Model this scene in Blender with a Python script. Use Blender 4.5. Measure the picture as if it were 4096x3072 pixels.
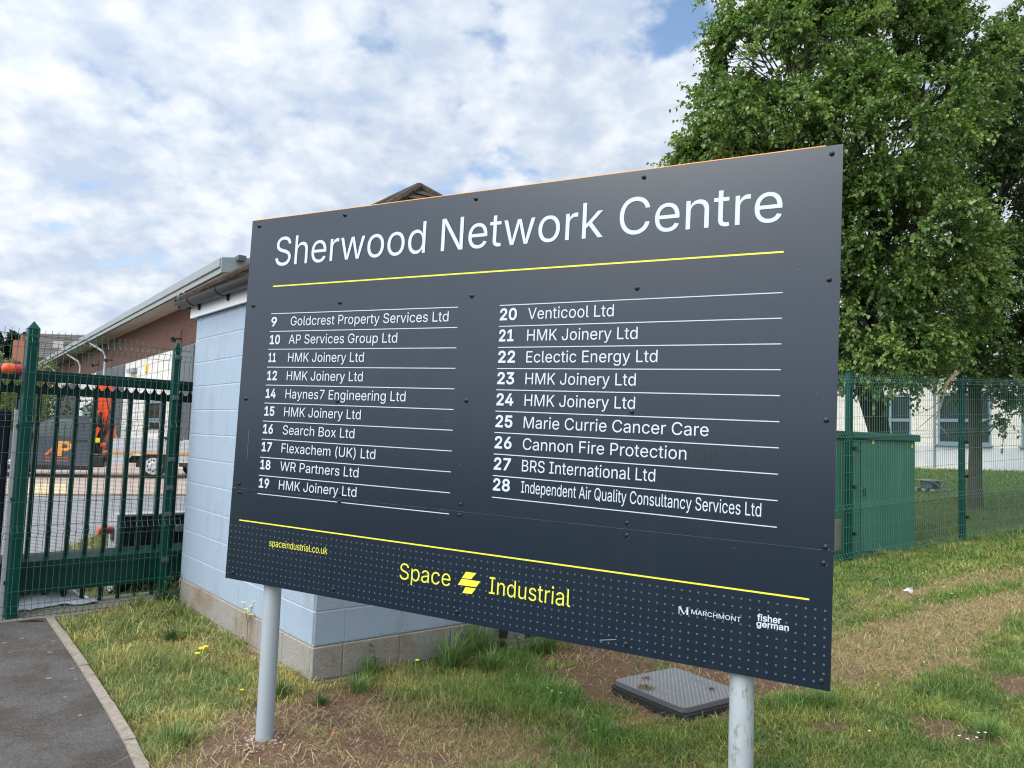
import bpy, math, os, random
import numpy as np
from mathutils import Matrix, Vector

# ------------------------------------------------------------------ scene, camera, light
for o in list(bpy.data.objects): bpy.data.objects.remove(o)
S = bpy.context.scene
COL = S.collection
random.seed(7); RNG = np.random.default_rng(11)

EYE = 1.67
F = 3076.0
CAM = np.array([[0.99935042, 0.03603798, 0.0], [-0.00253126, 0.07019318, 0.99753021], [0.03594897, -0.99688223, 0.0702388]])
C0 = np.array([0, 0, EYE])
cam = bpy.data.cameras.new("camera"); camo = bpy.data.objects.new("camera", cam); COL.objects.link(camo)
cam.sensor_width = 36; cam.sensor_fit = 'HORIZONTAL'; cam.lens = F * 36 / 4096; cam.clip_start = 0.05; cam.clip_end = 5000
mw = Matrix.Identity(4)
for r in range(3):
    mw[r][0] = CAM[r, 0]; mw[r][1] = -CAM[r, 1]; mw[r][2] = -CAM[r, 2]; mw[r][3] = C0[r]
camo.matrix_world = mw
S.camera = camo
S.cycles.filter_width = 1.15

SUN_EL, SUN_AZ = 48.0, 226.0       # direction the light comes from: behind the viewer, to the left (compass-like, from +Y clockwise)
SUN_STRENGTH, SUN_ANGLE = 2.3, 55.0
SKY_STRENGTH = 0.15
CLOUD_GAIN = 0.76
S.view_settings.view_transform = 'Standard'; S.view_settings.look = 'None'
S.view_settings.exposure = 0.5; S.view_settings.gamma = 1.0

sd = Vector((math.sin(math.radians(SUN_AZ)) * math.cos(math.radians(SUN_EL)), math.cos(math.radians(SUN_AZ)) * math.cos(math.radians(SUN_EL)), math.sin(math.radians(SUN_EL))))
sun = bpy.data.lights.new("sun", 'SUN'); sun.energy = SUN_STRENGTH; sun.angle = math.radians(SUN_ANGLE); sun.color = (1.0, 0.95, 0.87)
suno = bpy.data.objects.new("sun", sun); COL.objects.link(suno)
suno.rotation_euler = (-sd).to_track_quat('-Z', 'Y').to_euler(); suno.location = (-5, -5, 20)

def ray(x, y): return CAM @ np.array([(x - 2048) / F, (y - 1536) / F, 1.0])

def build_world():
    w = bpy.data.worlds.new("World"); S.world = w; w.use_nodes = True
    nt = w.node_tree; nt.nodes.clear(); N = nt.nodes.new; L = nt.links.new
    out = N('ShaderNodeOutputWorld')
    sky = N('ShaderNodeTexSky'); sky.sky_type = 'NISHITA'; sky.sun_disc = False
    sky.sun_elevation = math.radians(SUN_EL); sky.sun_rotation = math.radians(SUN_AZ); sky.altitude = 50; sky.air_density = 1.1; sky.dust_density = 0.6; sky.ozone_density = 1.5
    b1 = N('ShaderNodeBackground'); b1.inputs[1].default_value = SKY_STRENGTH; L(sky.outputs[0], b1.inputs[0])
    tc = N('ShaderNodeTexCoord'); sep = N('ShaderNodeSeparateXYZ'); L(tc.outputs['Generated'], sep.inputs[0])
    def M(op, a, b=None, c=None, clamp=False):
        n = N('ShaderNodeMath'); n.operation = op; n.use_clamp = clamp
        for i, v in enumerate((a, b, c)):
            if v is None: continue
            if isinstance(v, (int, float)): n.inputs[i].default_value = v
            else: L(v, n.inputs[i])
        return n.outputs[0]
    z = M('MAXIMUM', sep.outputs[2], 0.0)
    den = M('ADD', z, 0.42)
    px = M('DIVIDE', sep.outputs[0], den); py = M('DIVIDE', sep.outputs[1], den)
    cb = N('ShaderNodeCombineXYZ'); L(px, cb.inputs[0]); L(py, cb.inputs[1])
    def noise(scale, detail, rough, off, dist=0.0):
        mp = N('ShaderNodeMapping'); mp.inputs['Location'].default_value = off; L(cb.outputs[0], mp.inputs[0])
        n = N('ShaderNodeTexNoise'); n.inputs['Scale'].default_value = scale; n.inputs['Detail'].default_value = detail; n.inputs['Roughness'].default_value = rough; n.inputs['Distortion'].default_value = dist
        L(mp.outputs[0], n.inputs['Vector']); return n.outputs['Fac']
    n1 = noise(4.4, 3, 0.5, (3.1, 1.7, 0)); n2 = noise(13, 9, 0.55, (0.3, 5.2, 1.0), 0.15)
    n3 = noise(8.5, 5, 0.5, (7.7, 2.2, 3.0), 0.2); n4 = noise(22, 7, 0.55, (1.2, 8.1, 2.0), 0.2)
    dens = M('ADD', M('MULTIPLY', n1, 0.75), M('MULTIPLY', n2, 0.95))
    dens = M('ADD', dens, M('MULTIPLY', n4, 0.22))
    # openings of clear sky, each a direction in the world and a spread
    def blob(pxx, pyy, sharp, amt):
        d = ray(pxx, pyy); d = d / np.linalg.norm(d)
        vm = N('ShaderNodeVectorMath'); vm.operation = 'DOT_PRODUCT'; L(tc.outputs['Generated'], vm.inputs[0]); vm.inputs[1].default_value = tuple(d)
        e = M('POWER', 2.718, M('MULTIPLY', M('SUBTRACT', vm.outputs['Value'], 1.0), sharp))
        return M('MULTIPLY', e, amt)
    for b in CLOUD_BLOBS: dens = M('ADD', dens, blob(*b))
    # thicker towards the horizon
    dens = M('ADD', dens, M('MULTIPLY', M('SUBTRACT', 0.30, z), 0.55, clamp=True))
    mr = N('ShaderNodeMapRange'); mr.interpolation_type = 'SMOOTHSTEP'; L(dens, mr.inputs[0]); mr.inputs[1].default_value = 0.60; mr.inputs[2].default_value = 0.90
    mask = mr.outputs[0]
    sh = M('ADD', M('ADD', M('MULTIPLY', n3, 0.75), M('MULTIPLY', M('SUBTRACT', n1, 0.35), 0.45)), M('ADD', M('MULTIPLY', n4, 0.45), M('MULTIPLY', n2, 0.35)))
    cr = N('ShaderNodeValToRGB'); L(sh, cr.inputs[0])
    cr.color_ramp.elements[0].position = 0.70; cr.color_ramp.elements[0].color = (0.53, 0.62, 0.765, 1)
    cr.color_ramp.elements[1].position = 1.0; cr.color_ramp.elements[1].color = (0.84, 0.875, 0.93, 1)
    e = cr.color_ramp.elements.new(0.84); e.color = (0.66, 0.73, 0.83, 1)
    b2 = N('ShaderNodeBackground')
    dv = N('ShaderNodeVectorMath'); dv.operation = 'DOT_PRODUCT'; L(tc.outputs['Generated'], dv.inputs[0]); dv.inputs[1].default_value = tuple(sd)
    glow = M('POWER', 2.718, M('MULTIPLY', M('SUBTRACT', dv.outputs['Value'], 1.0), 4.0))      # clouds are brighter round the sun behind them
    L(M('MULTIPLY', M('ADD', M('MULTIPLY', glow, SUN_GLOW), 1.0), CLOUD_GAIN), b2.inputs[1]); L(cr.outputs[0], b2.inputs[0])
    mx = N('ShaderNodeMixShader'); L(mask, mx.inputs[0]); L(b1.outputs[0], mx.inputs[1]); L(b2.outputs[0], mx.inputs[2])
    L(mx.outputs[0], out.inputs[0])
SUN_GLOW = 3.6
CLOUD_BLOBS = [(2720, 130, 900, -0.34), (2480, 260, 1500, -0.16), (1990, 670, 1500, -0.22), (1560, 190, 2200, -0.13), (560, 60, 2500, -0.12), (620, 340, 2500, -0.07),
               (250, 300, 250, 0.10), (1000, 150, 300, 0.08), (2250, 130, 1800, 0.22), (2500, 380, 900, 0.16), (4000, 120, 900, 0.25), (1100, 700, 300, 0.08)]
build_world()

# ------------------------------------------------------------------ helpers
def onz(x, y, z):
    d = ray(x, y); return C0 + d * (z - EYE) / d[2]
def ony(x, y, Y):
    d = ray(x, y); return C0 + d * Y / d[1]
def softplus(s): return np.log1p(np.exp(-np.abs(s))) + np.maximum(s, 0)
def terrain(x, y):
    x = np.asarray(x, float); y = np.asarray(y, float)
    s = softplus((1.529 * x + 0.26 * y - 3.26) * 1.5) / 1.5
    s = 31 - softplus(31 - s)
    return 0.04 * np.maximum(s, 0) + 0.072 * np.exp(-((x + 1.255) ** 2 + (y - 4.235) ** 2) / .42 ** 2)   # low mound of soil round the left sign post
def tz(x, y): return float(terrain(x, y))

def tag(o, label=None, cat=None, group=None, kind=None):
    if label: o['label'] = label
    if cat: o['category'] = cat
    if group: o['group'] = group
    if kind: o['kind'] = kind
    return o
def empty(name, loc, rz=0.0):
    o = bpy.data.objects.new(name, None); COL.objects.link(o); o.location = tuple(float(v) for v in loc); o.rotation_euler = (0, 0, rz)
    o.empty_display_size = 0.2
    return o
def thing(name, label, cat, loc, rz=0.0, group=None): return tag(empty(name, loc, rz), label, cat, group)
def offset_of(p):
    v = np.zeros(3)
    while p is not None: v += np.array(p.location); p = p.parent
    return v
def copy_tree(o, parent=None):
    c = o.copy(); COL.objects.link(c); c.parent = parent
    for ch in list(o.children): copy_tree(ch, c)
    return c

class MB:
    def __init__(self): self.v = []; self.f = []
    def add(self, vs, fs):
        b = len(self.v); self.v += [tuple(map(float, p)) for p in vs]; self.f += [tuple(b + i for i in q) for q in fs]; return self
    def box(self, c, h, ax=None, cut=0.0):
        c = np.asarray(c, float); A = np.eye(3) if ax is None else np.asarray(ax, float)
        P = lambda x, y, z: c + A[0] * x + A[1] * y + A[2] * z
        hx, hy, hz = h
        if cut <= 0:
            vs = [P(sx * hx, sy * hy, sz * hz) for sx in (-1, 1) for sy in (-1, 1) for sz in (-1, 1)]
            fs = [(0, 1, 3, 2), (4, 6, 7, 5), (0, 4, 5, 1), (2, 3, 7, 6), (0, 2, 6, 4), (1, 5, 7, 3)]
            return self.add(vs, fs)
        k = min(cut, hx * .9, hy * .9, hz * .9); vs = []; idx = {}
        for sx in (-1, 1):
            for sy in (-1, 1):
                for sz in (-1, 1):
                    for a in range(3):
                        idx[(sx, sy, sz, a)] = len(vs)
                        vs.append(P(sx * (hx if a == 0 else hx - k), sy * (hy if a == 1 else hy - k), sz * (hz if a == 2 else hz - k)))
        fs = []
        for s in (-1, 1):
            for a, (u, w) in enumerate(((1, 2), (0, 2), (0, 1))):
                q = []
                for su, sw in ((-1, -1), (1, -1), (1, 1), (-1, 1)):
                    t = [0, 0, 0]; t[a] = s; t[u] = su; t[w] = sw; q.append(idx[(t[0], t[1], t[2], a)])
                fs.append(tuple(q))
        for a, b, w in ((0, 1, 2), (0, 2, 1), (1, 2, 0)):
            for sa in (-1, 1):
                for sb in (-1, 1):
                    q = []
                    for sw in (-1, 1):
                        t = [0, 0, 0]; t[a] = sa; t[b] = sb; t[w] = sw
                        q.append((idx[(t[0], t[1], t[2], a)], idx[(t[0], t[1], t[2], b)]))
                    fs.append((q[0][0], q[1][0], q[1][1], q[0][1]))
        for sx in (-1, 1):
            for sy in (-1, 1):
                for sz in (-1, 1): fs.append(tuple(idx[(sx, sy, sz, a)] for a in range(3)))
        return self.add(vs, fs)
    def tube(self, pts, r, n=6, cap=True):
        pts = [np.asarray(p, float) for p in pts]; m = len(pts)
        rs = [r] * m if np.isscalar(r) else list(r)
        vs = []; prev = None
        for i, p in enumerate(pts):
            t = pts[min(i + 1, m - 1)] - pts[max(i - 1, 0)]; t = t / (np.linalg.norm(t) + 1e-12)
            if prev is None:
                a = np.array([0, 0, 1.0]) if abs(t[2]) < .9 else np.array([1.0, 0, 0])
                u = np.cross(t, a)
            else: u = prev - t * (prev @ t)
            u /= np.linalg.norm(u) + 1e-12; prev = u; w = np.cross(t, u)
            for k in range(n):
                an = 2 * math.pi * (k + .5) / n; vs.append(p + rs[i] * (math.cos(an) * u + math.sin(an) * w))
        fs = [(i * n + k, i * n + (k + 1) % n, (i + 1) * n + (k + 1) % n, (i + 1) * n + k) for i in range(m - 1) for k in range(n)]
        if cap: fs += [tuple(range(n))[::-1], tuple(range((m - 1) * n, m * n))]
        return self.add(vs, fs)
    def lathe(self, c, axis, prof, n=20):
        """prof: (radius, height along axis)"""
        axis = np.asarray(axis, float); axis = axis / np.linalg.norm(axis)
        a = np.array([0, 0, 1.0]) if abs(axis[2]) < .9 else np.array([1.0, 0, 0])
        u = np.cross(axis, a); u /= np.linalg.norm(u); w = np.cross(axis, u); c = np.asarray(c, float)
        vs = [c + axis * h + max(r, 1e-5) * (math.cos(2 * math.pi * k / n) * u + math.sin(2 * math.pi * k / n) * w) for r, h in prof for k in range(n)]
        m = len(prof)
        fs = [(i * n + k, i * n + (k + 1) % n, (i + 1) * n + (k + 1) % n, (i + 1) * n + k) for i in range(m - 1) for k in range(n)]
        fs += [tuple(range(n))[::-1], tuple(range((m - 1) * n, m * n))]
        return self.add(vs, fs)
    def prism(self, poly, d):
        """poly: 3D points, extruded by vector d"""
        poly = [np.asarray(p, float) for p in poly]; d = np.asarray(d, float); n = len(poly)
        vs = poly + [p + d for p in poly]
        fs = [tuple(range(n))[::-1], tuple(range(n, 2 * n))] + [(i, (i + 1) % n, n + (i + 1) % n, n + i) for i in range(n)]
        return self.add(vs, fs)
    def face(self, poly): return self.add(poly, [tuple(range(len(poly)))])
    def build(self, name, mat, parent=None, local=False, smooth=False):
        me = bpy.data.meshes.new(name)
        v = np.array(self.v)
        if parent is not None and not local: v = v - offset_of(parent)
        me.from_pydata(v.tolist(), [], self.f); me.update()
        o = bpy.data.objects.new(name, me); COL.objects.link(o)
        if mat: me.materials.append(mat)
        if parent is not None: o.parent = parent
        if smooth:
            me.polygons.foreach_set('use_smooth', [True] * len(me.polygons))
            try: me.set_sharp_from_angle(angle=math.radians(38))
            except Exception: pass
        return o

def np_mesh(name, co, faces4=None, faces3=None, col=None, mat=None, parent=None):
    """fast mesh from arrays; col per vertex"""
    me = bpy.data.meshes.new(name)
    n4 = 0 if faces4 is None else len(faces4); n3 = 0 if faces3 is None else len(faces3)
    me.vertices.add(len(co)); me.vertices.foreach_set('co', np.ascontiguousarray(co, dtype=np.float32).ravel())
    loops = []; 
    if n4: loops.append(faces4.ravel())
    if n3: loops.append(faces3.ravel())
    loops = np.concatenate(loops).astype(np.int32)
    me.loops.add(len(loops)); me.loops.foreach_set('vertex_index', loops)
    me.polygons.add(n4 + n3)
    st = np.concatenate([np.arange(n4) * 4, n4 * 4 + np.arange(n3) * 3]).astype(np.int32)
    tot = np.concatenate([np.full(n4, 4), np.full(n3, 3)]).astype(np.int32)
    me.polygons.foreach_set('loop_start', st); me.polygons.foreach_set('loop_total', tot)
    me.update(calc_edges=True)
    if col is not None:
        a = me.color_attributes.new('Col', 'FLOAT_COLOR', 'POINT')
        c4 = np.ones((len(co), 4), np.float32); c4[:, :3] = col
        a.data.foreach_set('color', c4.ravel())
    if mat: me.materials.append(mat)
    o = bpy.data.objects.new(name, me); COL.objects.link(o)
    if parent is not None: o.parent = parent
    return o

# ------------------------------------------------------------------ materials
def new_mat(name):
    m = bpy.data.materials.new(name); m.use_nodes = True; nt = m.node_tree
    return m, nt, nt.nodes['Principled BSDF']
def mat(name, col, rough=0.6, metal=0.0, var=0.0, vscale=8.0, bump=0.0, bscale=60.0, ior=None, col2=None, mix=(0.45, 0.6), mscale=3.0, stretch=None, spec=None):
    m, nt, p = new_mat(name); N = nt.nodes.new; L = nt.links.new
    p.inputs['Roughness'].default_value = rough; p.inputs['Metallic'].default_value = metal
    if ior: p.inputs['IOR'].default_value = ior
    if spec is not None: p.inputs['Specular IOR Level'].default_value = spec
    p.inputs['Base Color'].default_value = (*col, 1)
    tc = N('ShaderNodeTexCoord'); vec = tc.outputs['Object']
    if stretch:
        mp = N('ShaderNodeMapping'); mp.inputs['Scale'].default_value = stretch; L(vec, mp.inputs[0]); vec = mp.outputs[0]
    def noise(s, d=5, r=0.6):
        n = N('ShaderNodeTexNoise'); n.inputs['Scale'].default_value = s; n.inputs['Detail'].default_value = d; n.inputs['Roughness'].default_value = r; L(vec, n.inputs['Vector']); return n.outputs['Fac']
    src = None
    if col2 is not None:
        mr = N('ShaderNodeMapRange'); mr.interpolation_type = 'SMOOTHSTEP'; L(noise(mscale, 7, .65), mr.inputs[0]); mr.inputs[1].default_value = mix[0]; mr.inputs[2].default_value = mix[1]
        mx = N('ShaderNodeMix'); mx.data_type = 'RGBA'; L(mr.outputs[0], mx.inputs[0]); mx.inputs[6].default_value = (*col, 1); mx.inputs[7].default_value = (*col2, 1)
        src = mx.outputs[2]
    if var > 0:
        mr = N('ShaderNodeMapRange'); L(noise(vscale), mr.inputs[0]); mr.inputs[1].default_value = .25; mr.inputs[2].default_value = .75; mr.inputs[3].default_value = 1 - var; mr.inputs[4].default_value = 1 + var
        vm = N('ShaderNodeVectorMath'); vm.operation = 'SCALE'
        if src is not None: L(src, vm.inputs[0])
        else: vm.inputs[0].default_value = col
        L(mr.outputs[0], vm.inputs['Scale']); src = vm.outputs[0]
    if src is not None: L(src, p.inputs['Base Color'])
    if bump > 0:
        b = N('ShaderNodeBump'); b.inputs['Strength'].default_value = bump; b.inputs['Distance'].default_value = 0.01; L(noise(bscale, 6), b.inputs['Height']); L(b.outputs[0], p.inputs['Normal'])
    return m
def attr_mat(name, rough=0.6, trans=0.0, bump=0.0, bscale=40, var=0.0, vscale=10, spec=0.5):
    m, nt, p = new_mat(name); N = nt.nodes.new; L = nt.links.new
    a = N('ShaderNodeAttribute'); a.attribute_name = 'Col'; src = a.outputs['Color']
    tc = N('ShaderNodeTexCoord')
    if var > 0:
        n = N('ShaderNodeTexNoise'); n.inputs['Scale'].default_value = vscale; n.inputs['Detail'].default_value = 8; n.inputs['Roughness'].default_value = .7; L(tc.outputs['Object'], n.inputs['Vector'])
        mr = N('ShaderNodeMapRange'); L(n.outputs['Fac'], mr.inputs[0]); mr.inputs[1].default_value = .25; mr.inputs[2].default_value = .75; mr.inputs[3].default_value = 1 - var; mr.inputs[4].default_value = 1 + var
        vm = N('ShaderNodeVectorMath'); vm.operation = 'SCALE'; L(src, vm.inputs[0]); L(mr.outputs[0], vm.inputs['Scale']); src = vm.outputs[0]
    L(src, p.inputs['Base Color']); p.inputs['Roughness'].default_value = rough; p.inputs['Specular IOR Level'].default_value = spec
    if bump > 0:
        n = N('ShaderNodeTexNoise'); n.inputs['Scale'].default_value = bscale; n.inputs['Detail'].default_value = 8; L(tc.outputs['Object'], n.inputs['Vector'])
        b = N('ShaderNodeBump'); b.inputs['Strength'].default_value = bump; b.inputs['Distance'].default_value = 0.03; L(n.outputs['Fac'], b.inputs['Height']); L(b.outputs[0], p.inputs['Normal'])
    if trans > 0:
        t = N('ShaderNodeBsdfTranslucent'); vm = N('ShaderNodeVectorMath'); vm.operation = 'MULTIPLY'; L(src, vm.inputs[0]); vm.inputs[1].default_value = (1.25, 1.35, 0.6); L(vm.outputs[0], t.inputs[0])
        mx = N('ShaderNodeMixShader'); mx.inputs[0].default_value = trans; L(p.outputs[0], mx.inputs[1]); L(t.outputs[0], mx.inputs[2]); L(mx.outputs[0], nt.nodes['Material Output'].inputs[0])
    return m
def brick_mat(name, c1, c2, mortar, bw, bh, ms, axis_u, rough=0.85, bump=0.4, msm=0.1, var=0.15):
    """bricks laid along the horizontal world direction axis_u"""
    m, nt, p = new_mat(name); N = nt.nodes.new; L = nt.links.new
    g = N('ShaderNodeNewGeometry'); d = N('ShaderNodeVectorMath'); d.operation = 'DOT_PRODUCT'; L(g.outputs['Position'], d.inputs[0]); d.inputs[1].default_value = axis_u
    sp = N('ShaderNodeSeparateXYZ'); L(g.outputs['Position'], sp.inputs[0]); cb = N('ShaderNodeCombineXYZ'); L(d.outputs['Value'], cb.inputs[0]); L(sp.outputs[2], cb.inputs[1])
    b = N('ShaderNodeTexBrick'); L(cb.outputs[0], b.inputs['Vector']); b.inputs['Color1'].default_value = (*c1, 1); b.inputs['Color2'].default_value = (*c2, 1); b.inputs['Mortar'].default_value = (*mortar, 1)
    b.inputs['Scale'].default_value = 1; b.inputs['Mortar Size'].default_value = ms; b.inputs['Mortar Smooth'].default_value = msm; b.inputs['Brick Width'].default_value = bw; b.inputs['Row Height'].default_value = bh
    n = N('ShaderNodeTexNoise'); n.inputs['Scale'].default_value = 3; n.inputs['Detail'].default_value = 7; L(g.outputs['Position'], n.inputs['Vector'])
    mr = N('ShaderNodeMapRange'); L(n.outputs['Fac'], mr.inputs[0]); mr.inputs[1].default_value = .25; mr.inputs[2].default_value = .75; mr.inputs[3].default_value = 1 - var; mr.inputs[4].default_value = 1 + var
    vm = N('ShaderNodeVectorMath'); vm.operation = 'SCALE'; L(b.outputs['Color'], vm.inputs[0]); L(mr.outputs[0], vm.inputs['Scale']); L(vm.outputs[0], p.inputs['Base Color'])
    bp = N('ShaderNodeBump'); bp.invert = True; bp.inputs['Strength'].default_value = bump; bp.inputs['Distance'].default_value = 0.01; L(b.outputs['Fac'], bp.inputs['Height']); L(bp.outputs[0], p.inputs['Normal'])
    p.inputs['Roughness'].default_value = rough
    return m

M_ = {}
M_['panel'] = mat('sign_panel_navy', (0.0022, 0.0095, 0.0205), rough=0.25, ior=1.58, var=0.06, vscale=1.2, col2=(0.0065, 0.0135, 0.023), mix=(0.50, 0.80), mscale=3.5, stretch=(3, 3, .5))
M_['white'] = mat('white_vinyl', (0.47, 0.525, 0.58), rough=0.45)
M_['yellow'] = mat('yellow_vinyl', (0.66, 0.64, 0.045), rough=0.45)
M_['dot'] = mat('grey_dot', (0.055, 0.085, 0.100), rough=0.5)
M_['ghost'] = mat('glue_ghost', (0.006, 0.008, 0.011), rough=0.6)
M_['board'] = mat('orange_backing_board', (0.80, 0.36, 0.08), rough=0.6, var=0.1)
M_['bolt'] = mat('black_bolt', (0.008, 0.010, 0.013), rough=0.3)
M_['galv'] = mat('galvanised_post', (0.32, 0.355, 0.385), rough=0.55, metal=0.15, var=0.06, vscale=7, col2=(0.30, 0.33, 0.34), mix=(0.60, 0.72), mscale=14, stretch=(1, 1, .35))
M_['galv_old'] = mat('lichened_galvanised_post', (0.34, 0.375, 0.40), rough=0.6, metal=0.15, var=0.10, vscale=12, col2=(0.20, 0.22, 0.20), mix=(0.53, 0.66), mscale=38, stretch=(1, 1, .4))
M_['blue'] = mat('pale_blue_painted_block', (0.300, 0.378, 0.462), rough=0.7, var=0.13, vscale=110, bump=0.9, bscale=95, col2=(0.262, 0.318, 0.375), mix=(0.50, 0.74), mscale=2.6, stretch=(1.6, 1.6, .7))
M_['bluejoint'] = mat('pale_blue_painted_joint', (0.365, 0.445, 0.53), rough=0.7, bump=0.2, bscale=90)
M_['plinth'] = mat('concrete_plinth', (0.255, 0.245, 0.220), rough=0.95, var=0.30, vscale=70, bump=0.8, bscale=80, col2=(0.215, 0.165, 0.110), mix=(0.46, 0.68), mscale=2.4)
M_['mortar'] = mat('plinth_mortar', (0.30, 0.235, 0.17), rough=0.95, bump=0.3)
M_['pvcwhite'] = mat('white_fascia_board', (0.74, 0.75, 0.75), rough=0.4, var=0.04, vscale=3)
M_['black'] = mat('black_plastic', (0.012, 0.012, 0.013), rough=0.45)
M_['tile'] = mat('weathered_roof_tile', (0.062, 0.052, 0.044), rough=0.97, var=0.4, vscale=30, bump=1.0, bscale=60, col2=(0.085, 0.058, 0.022), mix=(0.54, 0.64), mscale=5, spec=.1)
M_['fence'] = mat('green_powder_coated_steel', (0.0015, 0.050, 0.037), rough=0.42, var=0.08, spec=.2)
M_['wire'] = mat('green_coated_wire', (0.035, 0.095, 0.074), rough=0.42)
M_['wirepale'] = mat('pale_green_coated_wire', (0.060, 0.175, 0.132), rough=0.45)
M_['gate'] = mat('dark_green_gate_paint', (0.002, 0.026, 0.019), rough=0.42, var=0.12, vscale=5, spec=.2)
M_['gatebeam'] = mat('green_gate_beam_paint', (0.004, 0.042, 0.030), rough=0.4, var=0.15, vscale=5, spec=.25)
M_['darkmesh'] = mat('dark_mesh_wire', (0.012, 0.018, 0.018), rough=0.5)
M_['navy'] = mat('dark_navy_panel', (0.006, 0.007, 0.016), rough=0.6, spec=.2)
M_['greystrip'] = mat('pale_grey_strip', (0.42, 0.43, 0.46), rough=0.5)
M_['steel'] = mat('dull_steel', (0.30, 0.33, 0.35), rough=0.45, metal=.4)
M_['orange'] = mat('orange_beacon_lens', (0.85, 0.10, 0.015), rough=0.2, var=.1)
M_['beaconbase'] = mat('red_beacon_base', (0.42, 0.03, 0.05), rough=0.4)
M_['craneorange'] = mat('orange_crane_paint', (0.90, 0.085, 0.010), rough=0.35)
M_['truck'] = mat('slate_grey_truck_paint', (0.062, 0.076, 0.096), rough=0.25, ior=1.6, var=.06)
M_['cabglass'] = mat('painted_see_through_glass', (0.10, 0.125, 0.125), rough=0.06, ior=1.9)  # pale base colour stands in for light seen through the cab windows
M_['glass'] = mat('dark_glass', (0.012, 0.017, 0.020), rough=0.08, ior=1.3)
M_['tyre'] = mat('black_tyre', (0.012, 0.012, 0.013), rough=0.8)
M_['rim'] = mat('silver_wheel_rim', (0.55, 0.57, 0.58), rough=0.4, metal=.3)
M_['alu'] = mat('white_aluminium', (0.50, 0.52, 0.54), rough=0.4)
M_['stripe'] = mat('amber_reflective_strip', (0.75, 0.36, 0.02), rough=0.4)
M_['logored'] = mat('orange_red_logo', (0.72, 0.16, 0.07), rough=0.4)
M_['logoorange'] = mat('orange_logo', (0.80, 0.33, 0.06), rough=0.4)
M_['rubble'] = mat('brown_load', (0.09, 0.06, 0.05), rough=0.95, var=.5, vscale=9, bump=.6)
M_['cabinet'] = mat('green_cabinet_grp', (0.030, 0.128, 0.084), rough=0.5, var=0.16, vscale=2.5, col2=(0.050, 0.160, 0.112), mix=(0.5, 0.75), mscale=1.6, stretch=(2, 2, .5))
M_['cabinetlid'] = mat('green_cabinet_lid', (0.010, 0.075, 0.050), rough=0.5, var=.1)
M_['louvre'] = mat('brown_grey_louvre', (0.20, 0.16, 0.14), rough=0.6)
M_['signyellow'] = mat('warning_yellow', (0.80, 0.60, 0.02), rough=0.5)
M_['asphalt'] = mat('grey_asphalt_path', (0.098, 0.091, 0.084), rough=0.95, var=0.6, vscale=95, bump=1.0, bscale=130, col2=(0.066, 0.057, 0.049), mix=(0.40, 0.64), mscale=2.2, spec=.25)
M_['road'] = mat('grey_asphalt_road', (0.20, 0.20, 0.205), rough=0.9, var=0.1, vscale=20, bump=.3)
M_['paving'] = mat('pinkish_block_paving', (0.36, 0.28, 0.235), rough=0.9, var=0.12, vscale=4, bump=.2)
M_['palepaving'] = mat('pale_yellow_paving', (0.52, 0.42, 0.25), rough=0.9, var=0.12, vscale=6)
M_['edging'] = mat('concrete_edging', (0.26, 0.22, 0.18), rough=0.95, var=0.35, vscale=30, bump=0.7, bscale=120, col2=(0.20, 0.17, 0.13), mix=(0.5, 0.68), mscale=9)
M_['concrete'] = mat('dusty_concrete', (0.24, 0.22, 0.185), rough=0.95, var=0.25, vscale=7, bump=.4)
M_['cover'] = mat('grey_plastic_cover', (0.125, 0.128, 0.132), rough=0.42, var=.12, vscale=9)
M_['coverside'] = mat('black_cover_frame', (0.022, 0.022, 0.023), rough=0.6)
M_['moss'] = mat('dry_moss', (0.17, 0.125, 0.04), rough=1, var=.4, vscale=60, bump=.8)
M_['bark'] = mat('brown_grey_bark', (0.068, 0.060, 0.046), rough=0.95, var=0.35, vscale=16, bump=0.9, bscale=30, stretch=(1, 1, .3))
M_['barkdark'] = mat('dark_bark', (0.028, 0.025, 0.020), rough=0.95, var=0.3, vscale=16, bump=0.9, bscale=30, stretch=(1, 1, .3))
M_['deadwood'] = mat('pale_dead_wood', (0.40, 0.31, 0.20), rough=0.9, var=.2)
M_['leaf'] = attr_mat('tree_leaf', rough=0.42, trans=0.38, spec=.45)
M_['grass'] = attr_mat('grass_blade', rough=0.6, trans=0.22, spec=.3)
M_['soil'] = attr_mat('soil_and_thatch', rough=0.97, bump=1.0, bscale=34, var=0.42, vscale=26, spec=.2)
M_['petal'] = mat('yellow_petal', (0.85, 0.62, 0.01), rough=0.6)
M_['whitepetal'] = mat('white_petal', (0.80, 0.80, 0.78), rough=0.6)
M_['paper'] = mat('white_paper', (0.66, 0.67, 0.68), rough=0.7)
M_['polythene'] = mat('translucent_white_sheet', (0.50, 0.52, 0.55), rough=0.35, var=.12, vscale=8, bump=.6, bscale=12)
M_['redtag'] = mat('red_plastic', (0.70, 0.08, 0.07), rough=.5)
M_['wallwhite'] = brick_mat('cream_white_blockwork', (0.56, 0.535, 0.48), (0.54, 0.515, 0.465), (0.44, 0.415, 0.36), 0.45, 0.225, 0.012, (0.638, -0.770, 0), bump=.2, var=.05)
M_['winframe'] = mat('blue_grey_window_frame', (0.13, 0.19, 0.225), rough=0.45)
M_['pinkrender'] = mat('grey_pink_render', (0.42, 0.36, 0.33), rough=.8, var=.08)
M_['greyband'] = mat('pale_grey_painted_wall', (0.42, 0.43, 0.44), rough=.8, var=.10, vscale=1.5)
M_['metalroof'] = mat('grey_green_metal_trim', (0.215, 0.245, 0.25), rough=0.55, var=0.06, vscale=2)
M_['metaldark'] = mat('dark_grey_metal', (0.07, 0.08, 0.09), rough=0.45)
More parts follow.
